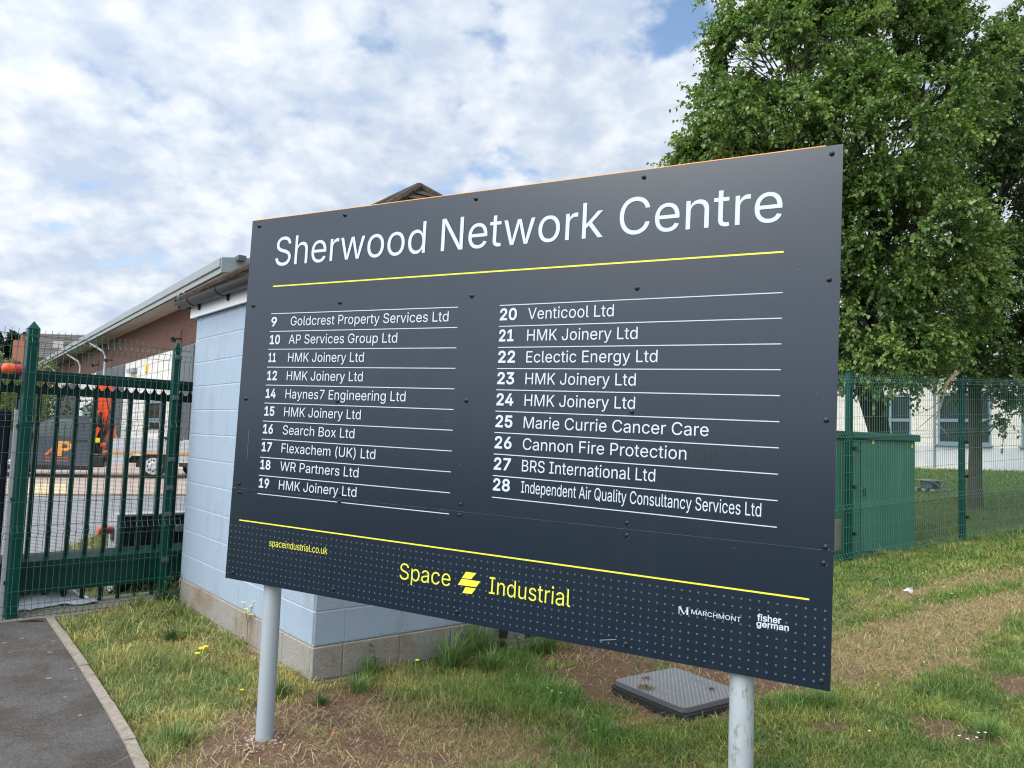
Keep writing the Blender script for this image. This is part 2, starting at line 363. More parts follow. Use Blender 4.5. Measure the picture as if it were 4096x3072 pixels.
M_['soffit'] = mat('pale_soffit', (0.33, 0.315, 0.30), rough=0.75, var=0.12, vscale=.8)
M_['housebrick'] = mat('red_house_brick', (0.25, 0.105, 0.065), rough=.9, var=.2, vscale=8)
M_['walltile'] = mat('grey_brown_house_tile', (0.095, 0.082, 0.078), rough=.95, var=.2, vscale=3)
M_['alarm'] = mat('yellow_alarm_box', (0.75, 0.50, 0.04), rough=.4)
M_['wood'] = mat('weathered_grey_timber', (0.20, 0.20, 0.195), rough=.9, var=.25, vscale=6)

# ------------------------------------------------------------------ large structure: ground, path, road
N0 = np.array([-1.26, 5.24, 0.0]); D1 = np.array([-.638, .770, 0.0]); D2 = np.array([.770, .638, 0.0])   # block building: near corner, left face, right face
BL, BW = 2.88, 3.13
EDGE = [onz(x, y, 0) for x, y in ((214, 2482), (253, 2535), (353, 2676), (452, 2829), (541, 2976), (588, 3072))]
EDGE = EDGE + [np.array([-1.45, 3.45, 0]), np.array([-1.15, 2.6, 0])]
FA = np.array([-4.128, 6.482, 0]); FD = np.array([.712, .702, 0]); FN = np.array([.702, -.712, 0])   # security fence: point, direction to the right, normal towards the viewer

def sstep(a, b, x):
    t = np.clip((x - a) / (b - a), 0, 1); return t * t * (3 - 2 * t)
_G = RNG.random((64, 64))
def vnoise(x, y, s):
    x = np.asarray(x) * s; y = np.asarray(y) * s
    xi = np.floor(x).astype(int); yi = np.floor(y).astype(int); fx = x - xi; fy = y - yi
    fx = fx * fx * (3 - 2 * fx); fy = fy * fy * (3 - 2 * fy)
    g = lambda a, b: _G[a % 64, b % 64]
    return (g(xi, yi) * (1 - fx) + g(xi + 1, yi) * fx) * (1 - fy) + (g(xi, yi + 1) * (1 - fx) + g(xi + 1, yi + 1) * fx) * fy
def fbm(x, y, s, o=4):
    t = 0; a = .5
    for i in range(o): t = t + a * vnoise(np.asarray(x) + 17.3 * i, np.asarray(y) + 9.1 * i, s * 2 ** i); a *= .5
    return t / (1 - .5 ** o)
def patches(lst, x, y):
    r = np.zeros_like(np.asarray(x, float))
    for px, py, sx, sy, rot, amt in lst:
        c = onz(px, py, tz(*onz(px, py, 0)[:2])); dx = x - c[0]; dy = y - c[1]; ca, sa = math.cos(rot), math.sin(rot)
        u = (dx * ca + dy * sa) / sx; w = (-dx * sa + dy * ca) / sy
        r = np.maximum(r, amt * np.exp(-(u * u + w * w) * .8))
    return r
SOIL = [(1150, 2860, .55, .38, .3, 1.0), (980, 2960, .45, .35, .2, 1.0), (1340, 2790, .50, .22, .3, .9), (1000, 3020, .40, .20, .2, .9), (1430, 2960, .40, .26, .2, .9), (1700, 3040, .55, .18, 0, .8), (1250, 3040, .55, .2, .1, .9), (1300, 2725, .30, .12, .4, .8),
        (2440, 2600, .75, .45, .5, 1.0), (2300, 2550, .6, .35, .6, .9), (2480, 2760, .45, .20, .5, .9), (2900, 2680, .8, .40, .2, 1.0), (2620, 2640, .9, .35, .6, 1.0), (2390, 2730, .35, .28, 0, 1.0), (2580, 2830, .40, .13, -.7, .95), (2860, 2865, .30, .10, .5, .9), (2250, 2540, .7, .3, .6, 1.0), (3120, 2720, .5, .25, .5, .9), (3430, 2690, .45, .22, .4, .6),
        (3790, 2880, .30, .10, -.3, .95), (3850, 2930, .25, .10, -.4, .95), (4060, 2680, .22, .22, 0, 1.0), (3370, 2960, .25, .08, -.2, .8), (3320, 2900, .15, .06, 0, .8), (1110, 2370 + 250, .12, .3, .2, .5),
        (2010, 2590, .4, .12, .6, .5), (3270, 2830, .2, .08, 0, .6)]
STRAW = [(1330, 2870, .55, .28, .3, .9), (1600, 2930, .8, .30, .2, 1.0), (1500, 3040, 1.0, .2, .1, 1.0), (1050, 2980, .5, .25, .2, .6), (1900, 3000, .6, .12, .1, .8), (1180, 3040, .5, .14, .1, .9), (2350, 2620, .4, .2, .5, .6),
         (3700, 2500, 1.5, .38, .55, 1.0), (3550, 2600, 1.2, .4, .55, .9), (3950, 2400, 1.5, .35, .55, .9), (3400, 2640, .9, .35, .5, .9), (3700, 2330, 1.6, .3, .55, .6), (3450, 2520, .9, .3, .5, .5), (3950, 2250, 1.8, .3, .5, .6),
         (1090, 2610, .3, .3, .5, .6), (830, 2560, .5, .2, .4, .35), (2650, 2880, .5, .1, .3, .5), (1150, 2450, .3, .5, .6, .4)]
LUSH = [(1900, 2830, .55, .35, .2, 1.0), (2050, 2640, .4, .3, .4, .8), (2200, 2780, .45, .25, .2, .8), (1400, 2700, .2, .1, 0, .4), (700, 2980, .2, .15, 0, .6), (3250, 2820, .3, .15, 0, .9), (3850, 2330, .8, .2, .5, .7),
        (2450, 2970, .5, .15, .1, .7), (3700, 2780, .3, .15, 0, .6), (3950, 2850, .4, .3, 0, .6), (3300, 3000, .4, .2, 0, .6)]
def edge_x(y):
    ys = np.array([p[1] for p in EDGE])[::-1]; xs = np.array([p[0] for p in EDGE])[::-1]
    return np.interp(y, ys, xs)
def inside_bld(x, y, m=0.0):
    a = (x - N0[0]) * D1[0] + (y - N0[1]) * D1[1]; b = (x - N0[0]) * D2[0] + (y - N0[1]) * D2[1]
    return (a > -m) & (a < BL + m) & (b > -m) & (b < BW + m)
def on_path(x, y): 
    front = (x - FA[0]) * FN[0] + (y - FA[1]) * FN[1]
    return (x < edge_x(y) + .03) & (front > -.05) & (y < 6.75)
def soil_straw_lush(x, y):
    w = (fbm(x, y, 3.0) - .5)
    w2 = (fbm(x + 40, y, 7.0) - .5)
    so = np.clip(sstep(.35, .75, patches(SOIL, x, y) + w * .9 + w2 * .4), 0, 1)
    st = np.clip(sstep(.22, .66, patches(STRAW, x, y) + w2 * .9 + .08), 0, 1)
    lu = np.clip(sstep(.25, .75, patches(LUSH, x, y) + w * .5), 0, 1)
    return so, st, lu

def lines(lo, hi, dlo, dhi, step):
    a = list(np.arange(dlo, dhi + 1e-6, step)); s = step; v = dlo
    while v > lo: s *= 1.35; v -= s; a.insert(0, v)
    s = step; v = a[-1]
    while v < hi: s *= 1.35; v += s; a.append(v)
    return np.array(a)
gx = lines(-1200, 1200, -4.2, 9.5, .05); gy = lines(-300, 1500, 3.3, 12.2, .05)
X, Y = np.meshgrid(gx, gy, indexing='ij'); Z = terrain(X, Y)
near = ((X > -4.3) & (X < 9.6) & (Y > 3.2) & (Y < 12.3)).astype(float)
so, st, lu = soil_straw_lush(X, Y)
Z = Z + near * ((fbm(X, Y, 2.2) - .5) * .05 + (fbm(X, Y, 9) - .5) * .028) * np.where(on_path(X, Y), 0, 1) - near * .012
# the bank at the right dips into a shallow ditch
dip = patches([(4090, 2790, .35, .5, -.3, 1.0)], X, Y); Z = Z - dip * .20
CS = np.array([0.122, 0.074, 0.048]); CT = np.array([0.240, 0.170, 0.092]); CG = np.array([0.095, 0.105, 0.040]); CL = np.array([0.062, 0.078, 0.028])
colr = CG * (1 - st[..., None]) + CT * st[..., None]
colr = colr * (1 - .6 * lu[..., None]) + CL * .6 * lu[..., None]
colr = colr * (1 - so[..., None]) + CS * so[..., None]
nx, ny = X.shape
ii = np.arange(nx * ny).reshape(nx, ny)
q = np.stack([ii[:-1, :-1], ii[1:, :-1], ii[1:, 1:], ii[:-1, 1:]], -1).reshape(-1, 4)
ground = np_mesh('ground', np.stack([X, Y, Z], -1).reshape(-1, 3), q, None, colr.reshape(-1, 3), M_['soil'])
tag(ground, kind='structure')

def sheet(name, poly, z, m, thick=0.0):
    b = MB()
    if thick: b.prism([(p[0], p[1], z - thick) for p in poly], (0, 0, thick))
    else: b.face([(p[0], p[1], z) for p in poly])
    return tag(b.build(name, m), kind='structure')
fl = lambda t, off=0.0: FA + FD * t + FN * off
inner = [p + np.array([-.045, -.02, 0]) for p in EDGE]
sheet('path', [inner[0] + np.array([.02, 0, 0])] + inner[1:] + [np.array([-1.0, .5, 0]), np.array([-9, .5, 0]), fl(-3.2, .06), fl(0.25, .06)], 0.016, M_['asphalt'], .05)
kb = MB()
for i in range(len(EDGE) - 1):
    a, b = EDGE[i], EDGE[i + 1]; d = (b - a); ln = np.linalg.norm(d); d = d / ln; n = np.array([d[1], -d[0], 0]); 
    if n[0] > 0: n = -n
    kb.prism([a + n * .0 + [0, 0, -.1], a + n * .055 + [0, 0, -.1], b + n * .055 + [0, 0, -.1], b + [0, 0, -.1]], (0, 0, .128 + .006 * (i % 2)))
tag(kb.build('path_edging', M_['edging']), kind='structure')
# behind the security fence: concrete strip, verge, road, paving
sheet('concrete_strip', [fl(-4, .05), fl(1.5, .05), fl(1.5, -.55), fl(-4, -.55)], 0.012, M_['concrete'], .05)
RD = np.array([.9, .436, 0]); RN = np.array([-.436, .9, 0]); R0 = np.array([-6.0, 12.0, 0])
band = lambda a, b, l0=-60, l1=4.5: [R0 + RD * l0 + RN * a, R0 + RD * l1 + RN * a, R0 + RD * l1 + RN * b, R0 + RD * l0 + RN * b]
sheet('road', band(0, 6.7), 0.010, M_['road'])
sheet('kerb', band(6.7, 6.85), 0.05, M_['edging'], .1)
sheet('paving', band(6.85, 30), 0.014, M_['paving'], .03)
sheet('added_road', [(-300, -1.2, 0), (300, -1.2, 0), (300, -9.5, 0), (-300, -9.5, 0)], 0.03, mat('added_dark_asphalt', (.05, .05, .052), .9, var=.15), .05)  # unseen road added behind the viewer so the lower sign reflects dark ground
pp = [onz(x, y, 0) for x, y in ((60, 1940), (268, 1936), (262, 1984), (60, 1992))]
sheet('pale_paving', pp, 0.020, M_['palepaving'])

dl = [onz(x, y, 0) for x, y in ((430, 2128), (330, 2165), (215, 2225), (120, 2300), (60, 2400))]
sheet('driveway', dl + [fl(-.2, -.6), fl(-4, -.6), R0 + RD * -12, R0 + RD * 1.4], 0.007, M_['road'])
def on_drive(x, y): 
    ys = np.array([q_[1] for q_ in dl])[::-1]; xs = np.array([q_[0] for q_ in dl])[::-1]; return x < np.interp(y, ys, xs)
# ------------------------------------------------------------------ the sign
SO = np.array([-1.483, 4.2323, 2.8294]); SE1 = np.array([2.6694, -1.4749, -0.0358]) / 3.05; SE2 = np.array([-0.0323, 0.0048, -1.9694]) / 1.96968
SN = -np.cross(SE1, SE2); SN = SN / np.linalg.norm(SN)
if SN[1] > 0: SN = -SN
SW, SH = 3.05, 1.96968
sp = lambda u, v, n=0.0: SO + SE1 * u + SE2 * v + SN * n
sign = thing('directory_sign', 'large dark navy business directory board on two grey posts', 'sign', (sp(1.5, 1.97)[0], sp(1.5, 1.97)[1], 0))
def slab(u0, u1, v0, v1, n0, n1): return MB().prism([sp(u0, v0, n0), sp(u1, v0, n0), sp(u1, v1, n0), sp(u0, v1, n0)], SN * (n1 - n0))
slab(0, SW, 0, 1.4825, -.004, 0).build('upper_panel', M_['panel'], sign)
slab(0, SW, 1.4834, SH, -.005, .001).build('lower_panel', M_['panel'], sign)
slab(.012, SW - .06, -.0048, 1.40, -.022, -.0045).build('backing_board', M_['board'], sign)
slab(.02, SW - .02, 1.402, SH - .012, -.022, -.0055).build('lower_batten', M_['navy'], sign)
for k in range(40):
    u = random.uniform(0, SW); w_ = random.uniform(.01, .10); 
    if k == 0: cm = MB()
    cm.face([sp(u, 1.4820, .0003), sp(min(SW, u + w_), 1.4818, .0003), sp(min(SW, u + w_), 1.4828, .0003), sp(u, 1.4827, .0003)])
cm.face([sp(.0, 1.4820, .0002), sp(SW, 1.4820, .0002), sp(SW, 1.4826, .0002), sp(.0, 1.4826, .0002)]); cm.build('worn_seam_edge', mat('worn_edge', (.11, .125, .14), .6), sign)
for v in (.35, 1.0, 1.75): slab(.1, SW - .1, v - .02, v + .02, -.06, -.0225).build('rear_rail', M_['galv'], sign)
FONT = None
try: FONT = bpy.data.fonts.load(os.path.join(bpy.utils.resource_path('LOCAL'), 'datafiles', 'fonts', 'Inter.woff2'))
except Exception: pass
from mathutils.geometry import delaunay_2d_cdt, interpolate_bezier
def glyphs(body, off=0.0):
    """outlines of the text, swollen by off, filled by the nonzero winding rule (the letters' strokes may overlap)"""
    cu = bpy.data.curves.new('t', 'FONT'); cu.body = body
    if FONT: cu.font = FONT
    ob = bpy.data.objects.new('t', cu); COL.objects.link(ob)
    dg = bpy.context.evaluated_depsgraph_get(); cv = ob.evaluated_get(dg).to_curve(dg, apply_modifiers=False)
    loops = []
    for spn in cv.splines:
        bp = spn.bezier_points; pts = []
        for i in range(len(bp)):
            a, b = bp[i], bp[(i + 1) % len(bp)]
            straight = (a.handle_right - a.co).length < 1e-5 and (b.handle_left - b.co).length < 1e-5
            d_ = (b.co - a.co); 
            if not straight and d_.length > 1e-6: straight = (abs((a.handle_right - a.co).cross(d_)[2]) < 1e-6 and abs((b.handle_left - b.co).cross(d_)[2]) < 1e-6)
            pts += [tuple(q[:2]) for q in ([a.co] if straight else interpolate_bezier(a.co, a.handle_right, b.handle_left, b.co, 5)[:-1])]
        P = np.array(pts); keep = np.linalg.norm(P - np.roll(P, 1, 0), axis=1) > 1e-5; P = P[keep]
        if len(P) < 3: continue
        if off:
            e = np.roll(P, -1, 0) - P; e /= np.linalg.norm(e, axis=1)[:, None]; n = np.stack([-e[:, 1], e[:, 0]], 1); m = n + np.roll(n, 1, 0)
            ln = np.maximum(np.linalg.norm(m, axis=1), .7); P = P + m / (ln ** 2)[:, None] * 2 * off
        loops.append(P)
    ob.to_curve_clear() if hasattr(ob, 'to_curve_clear') else None
    bpy.data.objects.remove(ob); bpy.data.curves.remove(cu)
    V = []; E_ = []
    for P in loops:
        b = len(V); V += [Vector(q) for q in P]; E_ += [(b + i, b + (i + 1) % len(P)) for i in range(len(P))]
    v, _, f, _, _, _ = delaunay_2d_cdt(V, E_, [], 0, 1e-6)
    v = np.array([q[:] for q in v]); f = np.array([t for t in f if len(t) == 3]); c = v[f].mean(1); w = np.zeros(len(c))
    for P in loops:
        a = P; b = np.roll(P, -1, 0)
        for k in range(len(P)):
            y0, y1 = a[k, 1], b[k, 1]
            if y0 == y1: continue
            hit = ((y0 <= c[:, 1]) & (c[:, 1] < y1)) | ((y1 <= c[:, 1]) & (c[:, 1] < y0))
            x = a[k, 0] + (c[:, 1] - y0) / (y1 - y0) * (b[k, 0] - a[k, 0]); w += np.where(hit & (x > c[:, 0]), 1 if y1 > y0 else -1, 0)
    f = f[w != 0]; used = np.unique(f); remap = np.zeros(len(v), int); remap[used] = np.arange(len(used))
    return v[used], [tuple(int(i) for i in t) for t in remap[f]]
_v, _f = glyphs('H'); CAPH = _v[:, 1].max(); _v, _f = glyphs('x'); XH = _v[:, 1].max()
def letter(name, body, u0, u1, v0, v1, cap, m, off=0.0, n=.0022, parent=None, P=sp, ref=None, skew=0.0):
    """text from u0 to u1, baseline v0 at its left end and v1 at its right, capital height cap"""
    v, f = glyphs(body, off); x0, x1 = v[:, 0].min(), v[:, 0].max()
    t = (v[:, 0] - x0) / (x1 - x0); h = v[:, 1] / (ref or CAPH) * cap
    pts = [P(u0 + (u1 - u0) * a + skew * b, v0 + (v1 - v0) * a - b, n) for a, b in zip(t, h)]
    return MB().add(pts, f).build(name, m, parent or sign)
def rule(u0, v0, u1, v1, th, m): return MB().prism([sp(u0, v0 - th / 2, .0006), sp(u1, v1 - th / 2, .0006), sp(u1, v1 + th / 2, .0006), sp(u0, v0 + th / 2, .0006)], SN * .0012).build('rule_line', m, sign)
letter('title_lettering', 'Sherwood Network Centre', .2005, 2.842, .2690, .2705, .1565, M_['white'], -.001)
rule(.198, .381, 2.851, .389, .0068, M_['yellow']); rule(.0746, 1.652, 2.973, 1.662, .0062, M_['yellow'])
for k in range(11):
    t = k / 10; ul = .1988 - .003 * t; ur = 1.4038 + .0147 * t
    rule(ul, .5317 + .0969 * k, ur, .5427 * (1 - t) + 1.4985 * t + (0.0 if k else 0), .0036, M_['white'])
for k in range(10):
    t = k / 9; rule(1.6276 + .013 * t, .5439 + (1.4043 - .5439) * t, 2.8515 + .0035 * t, .5445 + (1.4176 - .5445) * t, .0036, M_['white'])
LEFTROWS = [('9', 'Goldcrest Property Services Ltd', 1.3539, .6000, .6080), ('10', 'AP Services Group Ltd', 1.0617, .6975, .7035), ('11', 'HMK Joinery Ltd', .8619, .7945, .797), ('12', 'HMK Joinery Ltd', .8631, .892, .894), ('14', 'Haynes7 Engineering Ltd', 1.1334, .988, .989),
            ('15', 'HMK Joinery Ltd', .8662, 1.083, 1.084), ('16', 'Search Box Ltd', .8336, 1.1785, 1.179), ('17', 'Flexachem (UK) Ltd', .9729, 1.274, 1.2745), ('18', 'WR Partners Ltd', .8758, 1.369, 1.3695), ('19', 'HMK Joinery Ltd', .871, 1.467, 1.4655)]
numw = {'9': .0425, '11': .0545, '10': .0745}
for k, (num, nm, ur, v0, v1) in enumerate(LEFTROWS):
    letter('unit_number', num, .2048 - .003 * k / 9, .2048 + numw.get(num, .072), v0 - .001, v0 - .001, .0465, M_['white'], .022)
    letter('company_name', nm, .3480 if nm[0] != 'A' else .3440, ur, v0, v1, .0480, M_['white'], .0)
RIGHTROWS = [('20', 'Venticool Ltd', 2.1794, .6115, .6115), ('21', 'HMK Joinery Ltd', 2.2875, .7075, .709), ('22', 'Eclectic Energy Ltd', 2.3754, .8037, .8049), ('23', 'HMK Joinery Ltd', 2.2878, .900, .901), ('24', 'HMK Joinery Ltd', 2.289, .995, .9965),
             ('25', 'Marie Currie Cancer Care', 2.5922, 1.0925, 1.0945), ('26', 'Cannon Fire Protection', 2.5085, 1.1865, 1.1895), ('27', 'BRS International Ltd', 2.3859, 1.281, 1.2835), ('28', 'Independent Air Quality Consultancy Services Ltd', 2.7979, 1.373, 1.3845)]
for k, (num, nm, ur, v0, v1) in enumerate(RIGHTROWS):
    letter('unit_number', num, 1.6316 + .0115 * k / 8, 1.7190 + .010 * k / 8 - (.012 if num == '21' else 0), v0 - .001, v0 - .001, .0500, M_['white'], .022)
    letter('company_name', nm, 1.7750 + .010 * k / 8, ur, v0, v1, .0500, M_['white'], .0)
tag(letter('company_name', 'Ltd', 2.5358, 2.6229, 1.1885, 1.1895, .045, M_['ghost'], 0.0, .0012), 'dark ghost of removed lettering')
letter('web_address', 'spaceindustrial.co.uk', .3095, .7109, 1.7655, 1.7635, .036, M_['yellow'], -.003)
letter('brand_lettering', 'Space', 1.1633, 1.4472, 1.8245, 1.8215, .0745, M_['yellow'], -.004); letter('brand_lettering', 'Industrial', 1.6515, 2.0431, 1.8245, 1.8265, .0730, M_['yellow'], -.004)
lg = MB()
for quad in ([(1.5273, 1.7459), (1.5828, 1.7449), (1.5574, 1.7744), (1.5082, 1.7758)], [(1.5065, 1.7794), (1.6050, 1.7785), (1.5854, 1.8056), (1.4885, 1.8082)], [(1.5285, 1.8133), (1.5839, 1.8123), (1.5642, 1.8385), (1.5152, 1.8409)]):
    lg.prism([sp(u, v, .0016) for u, v in quad], SN * .001)
lg.build('brand_emblem', M_['yellow'], sign)
mm = MB()
for quad in ([(2.500, 1.755), (2.503, 1.755), (2.504, 1.784), (2.501, 1.784)], [(2.500, 1.755), (2.507, 1.755), (2.5235, 1.7815), (2.5195, 1.7835)], [(2.5205, 1.7835), (2.5345, 1.754), (2.5365, 1.754), (2.5235, 1.7815)], [(2.5305, 1.754), (2.5375, 1.754), (2.5385, 1.7825), (2.5315, 1.7825)]):
    mm.face([sp(u, v, .0022) for u, v in quad])
mm.build('agent_emblem', M_['white'], sign)
letter('agent_lettering', 'MARCHMONT', 2.5502, 2.7366, 1.7765, 1.7785, .0172, M_['white'], .003)
letter('agent_lettering', 'fisher', 2.7945, 2.8796, 1.7630, 1.7625, .0235, M_['white'], .018); letter('agent_lettering', 'german', 2.7928, 2.9069, 1.7845, 1.7835, .0215, M_['white'], .018)
dm = MB()
for r in range(9):
    for c in range(94):
        t = c / 93; u = .0195 + (3.0268 - .0195) * t; v = (1.683 + .0321 * r) * (1 - t) + (1.694 + .0312 * r) * t
        if abs(u - 1.4903) > 0: dm.face([sp(u + .0040 * math.cos(a), v + .0040 * math.sin(a), .0014) for a in np.linspace(0, 2 * math.pi, 10, endpoint=False)])
dm.build('dot_pattern', M_['dot'], sign)
SCREWS = [[(.0548, .0356), (.6725, .0336), (1.4669, .0348), (2.2858, .0318), (3.0116, .032)], [(.055, .4829), (.6784, .4912), (1.4742, .4944), (2.2758, .4988), (3.0128, .5041)], [(.0524, .9977), (.7077, .9971), (1.4762, .9795), (2.2761, 1.0089), (3.0151, 1.0191)],
          [(.0486, 1.4594), (.7638, 1.461), (1.4778, 1.4512), (2.2762, 1.458), (3.024, 1.4714)], [(.0608, 1.506), (.767, 1.4975), (1.4761, 1.4993), (2.2765, 1.5079), (3.0191, 1.529)], [(.0542, 1.9358), (.7633, 1.9299), (1.4903, 1.9289), (2.2916, 1.9357), (3.021, 1.9401)]]
for r, row in enumerate(SCREWS):
    for (u, v) in row:
        b = MB(); b.lathe(sp(u, v, .001), SN, [(.0098, 0), (.0098, .0018), (.0085, .0030), (.0070, .0032), (.0068, .0075), (.0050, .0100), (.0032, .0104), (.0030, .0075), (0, .0075)], 16)
        if r in (3, 4):
            for k in range(12):
                a = 2 * math.pi * k / 14; c, s_ = math.cos(a), math.sin(a); c2, s2 = math.cos(a + .35), math.sin(a + .35)
                b.face([sp(u + .010 * c, v + .010 * s_, .0025), sp(u + .0150 * c2, v + .0150 * s2, .0045), sp(u + .010 * c2, v + .010 * s2, .0035)])
        b.build('bolt', M_['bolt'], sign, smooth=True)
fk = MB()
for k in range(34):
    u, v, r = random.uniform(.05, 3.0), random.uniform(.05, 1.92), random.uniform(.0007, .0019); fk.face([sp(u + r * math.cos(a), v + r * math.sin(a) * random.uniform(.7, 1.3), .0026) for a in np.linspace(0, 6.283, 6, endpoint=False)])
fk.face([sp(.0935, 1.165, .0006), sp(.0950, 1.165, .0006), sp(.0985, 1.315, .0006), sp(.0975, 1.315, .0006)]); fk.face([sp(2.18, 1.936, .0016), sp(2.25, 1.922, .0016), sp(2.252, 1.924, .0016), sp(2.18, 1.939, .0016)])
fk.build('paint_flecks', mat('pale_fleck', (.20, .215, .225), .7), sign)
_d = ray(1058, 2937); _k = (-.082 - SN @ (C0 - SO)) / (SN @ _d); PL = C0 + _d * _k; PR = np.array([.909, 2.977, 0])
for P, m, lab in ((PL, 'galv', None), (PR, 'galv_old', 'lichen speckled post')):
    o = MB().tube([(P[0], P[1], 2.55), (P[0], P[1], -.3)], .0455, 28).build('post', M_[m], sign, smooth=True)
    if lab: o['label'] = lab

# ------------------------------------------------------------------ pale blue block building
bld = thing('block_building', 'small pale blue painted block building with hipped tile roof behind the sign', 'building', (N0 + D1 * BL / 2 + D2 * BW / 2))
up = np.array([0, 0, 1.0]); ZP, ZT = .236, 2.735
fA, fB = -D2, -D1        # outward normals of the two visible faces
wj = MB(); wj.box(N0 + D1 * BL / 2 + D2 * BW / 2 + up * (ZP + ZT) / 2, (BL / 2 - .0012, BW / 2 - .0012, (ZT - ZP) / 2), (D1, D2, up))
wj.build('wall_joints', M_['bluejoint'], bld)
wb = MB(); bl, bh = .45, .2271; rows = 11
def face_blocks(P, d, nrm, length, shift, rows, z0, bh, mb, holes=()):
    for r in range(rows):
        x = -(bl / 2) * ((r + shift) % 2)
        while x < length - .001:
            a, b = max(x, 0), min(x + bl, length)
            if b - a > .03 and not any(h0 < (a + b) / 2 < h1 and z0 + r * bh < hz for h0, h1, hz in holes):
                # mitred at the corners so that blocks of the two faces do not share a plane
                mb.box(P + d * (a + b) / 2 + up * (z0 + r * bh + bh / 2) - nrm * .020, ((b - a) / 2 - .0012, .0226, bh / 2 - .0042), (d, nrm, up), .0035)
            x += bl
DOOR = (1.86, 2.76)
face_blocks(N0 + D1 * .023, D1, fA, BL - .046, 0, rows, ZP, bh, wb)
face_blocks(N0, D2, fB, BW, 1, rows, ZP, bh, wb, [(DOOR[0], DOOR[1], 2.1)])
face_blocks(N0 + D1 * BL, D2, D1, BW, 0, rows, ZP, bh, wb); face_blocks(N0 + D2 * BW + D1 * .023, D1, D2, BL - .046, 0, rows, ZP, bh, wb)
wb.build('wall', M_['blue'], bld)
pm = MB(); pm.box(N0 + D1 * BL / 2 + D2 * BW / 2 + up * (ZP / 2 - .16), (BL / 2 + .002, BW / 2 + .002, ZP / 2 + .155), (D1, D2, up)); pm.build('plinth_mortar', M_['mortar'], bld)
pl = MB()
def plinth_face(P, d, nrm, length, shift):
    for r, z0 in enumerate((ZP - .222, ZP - .222 - .23)):
        x = -(bl / 2) * ((r + shift) % 2)
        while x < length - .001:
            a, b = max(x, 0), min(x + bl, length)
            if b - a > .03: pl.box(P + d * (a + b) / 2 + up * (z0 + .107) - nrm * .014, ((b - a) / 2 - .004, .024, .1075), (d, nrm, up), .005)
            x += bl
plinth_face(N0 - D2 * .001 + D1 * .02, D1, fA, BL - .02, 0); plinth_face(N0 - D2 * .01, D2, fB, BW + .01, 1); plinth_face(N0 + D1 * BL, D2, D1, BW, 0); plinth_face(N0 + D2 * BW, D1, D2, BL, 1)
pl.build('plinth', M_['plinth'], bld)
# louvred door
dr = MB(); c = N0 + D2 * (DOOR[0] + DOOR[1]) / 2
dr.box(c + up * 1.07 - fB * .01, ((DOOR[1] - DOOR[0]) / 2, .022, 1.03), (D2, fB, up))
for k in range(40): dr.box(c + up * (.08 + k * .05) + fB * .018, ((DOOR[1] - DOOR[0]) / 2 - .03, .012, .016), (D2, fB * .9 - up * .43, up * .9 + fB * .43))
dr.build('louvred_door', M_['black'], bld)
c = N0 + D2 * 1.60 + fB * .048
dp = MB().tube([c + up * 2.75, c + up * .09], .036, 14); dp.tube([c + up * .05, c + up * -.05], .048, 12)
for z in (2.4, 1.4, .5): dp.box(c + up * z, (.05, .042, .02), (D2, fB, up))
dp.build('downpipe', M_['black'], bld, smooth=True)
# fascia, soffit, gutter, roof
OV = .14
ctr = N0 + D1 * BL / 2 + D2 * BW / 2
fz0, fz1 = 2.725, 2.885
fs = MB()
for sgn, d, ln, nrm, half in ((1, D1, BL, -D2, BW / 2), (1, D1, BL, D2, BW / 2), (1, D2, BW, -D1, BL / 2), (1, D2, BW, D1, BL / 2)):
    fs.box(ctr + nrm * (half + .035) + up * (fz0 + fz1) / 2, (ln / 2 + (.06 if d is D1 else .01), .012, (fz1 - fz0) / 2), (d, nrm, up))
fs.build('fascia', M_['pvcwhite'], bld)
gt = MB()
def half_gutter(mb, a, b, nrm, r=.064):
    n = 12; vs = []; d = (b - a) / np.linalg.norm(b - a)
    for P in (a, b):
        for rr in (r, r - .004):
            for k in range(n + 1):
                an = math.pi * k / n; vs.append(P + nrm * (math.cos(an) * rr) - up * (math.sin(an) * rr))
    m = n + 1; fs_ = []
    for k in range(n):
        fs_ += [(k, k + 1, 2 * m + k + 1, 2 * m + k), (m + k, 3 * m + k, 3 * m + k + 1, m + k + 1), (k, m + k, m + k + 1, k + 1), (2 * m + k, 2 * m + k + 1, 3 * m + k + 1, 3 * m + k)]
    fs_ += [(0, 2 * m, 3 * m, m), (n, m + n, 3 * m + n, 2 * m + n)]
    mb.add(vs, fs_)
    for P in (a, b): mb.lathe(P, d, [(r, -.003), (r, .003)], 20)
gz = 2.880
for d, ln, nrm, half in ((D1, BL, -D2, BW / 2), (D1, BL, D2, BW / 2), (D2, BW, -D1, BL / 2), (D2, BW, D1, BL / 2)):
    m0 = ctr + nrm * (half + .115) + up * gz; half_gutter(gt, m0 - d * (ln / 2 + .16), m0 + d * (ln / 2 + .16), nrm)
g_ = gt.build('gutter', M_['black'], bld, smooth=True)
for k in range(4):
    P = N0 - D2 * .115 + up * gz + D1 * (.35 + k * .77)
    b = MB(); n = 10
    b.prism([P + -D2 * (.070 * math.cos(math.pi * i / n)) - up * (.070 * math.sin(math.pi * i / n)) - D1 * .014 for i in range(n + 1)], D1 * .028); b.box(P + D2 * .060 - up * .05, (.014, .012, .05), (D1, D2, up))
    b.build('gutter_bracket', M_['black'], g_)
ez = 2.872; az = 4.085; apex = ctr + up * (az - .03)
rb = MB()
cors = [ctr + D1 * sx * (BL / 2 + .06) + D2 * sy * (BW / 2 + OV) + up * ez for sx, sy in ((-1, -1), (1, -1), (1, 1), (-1, 1))]
rb.add([*cors, apex], [(0, 1, 4), (1, 2, 4), (2, 3, 4), (3, 0, 4), (3, 2, 1, 0)])
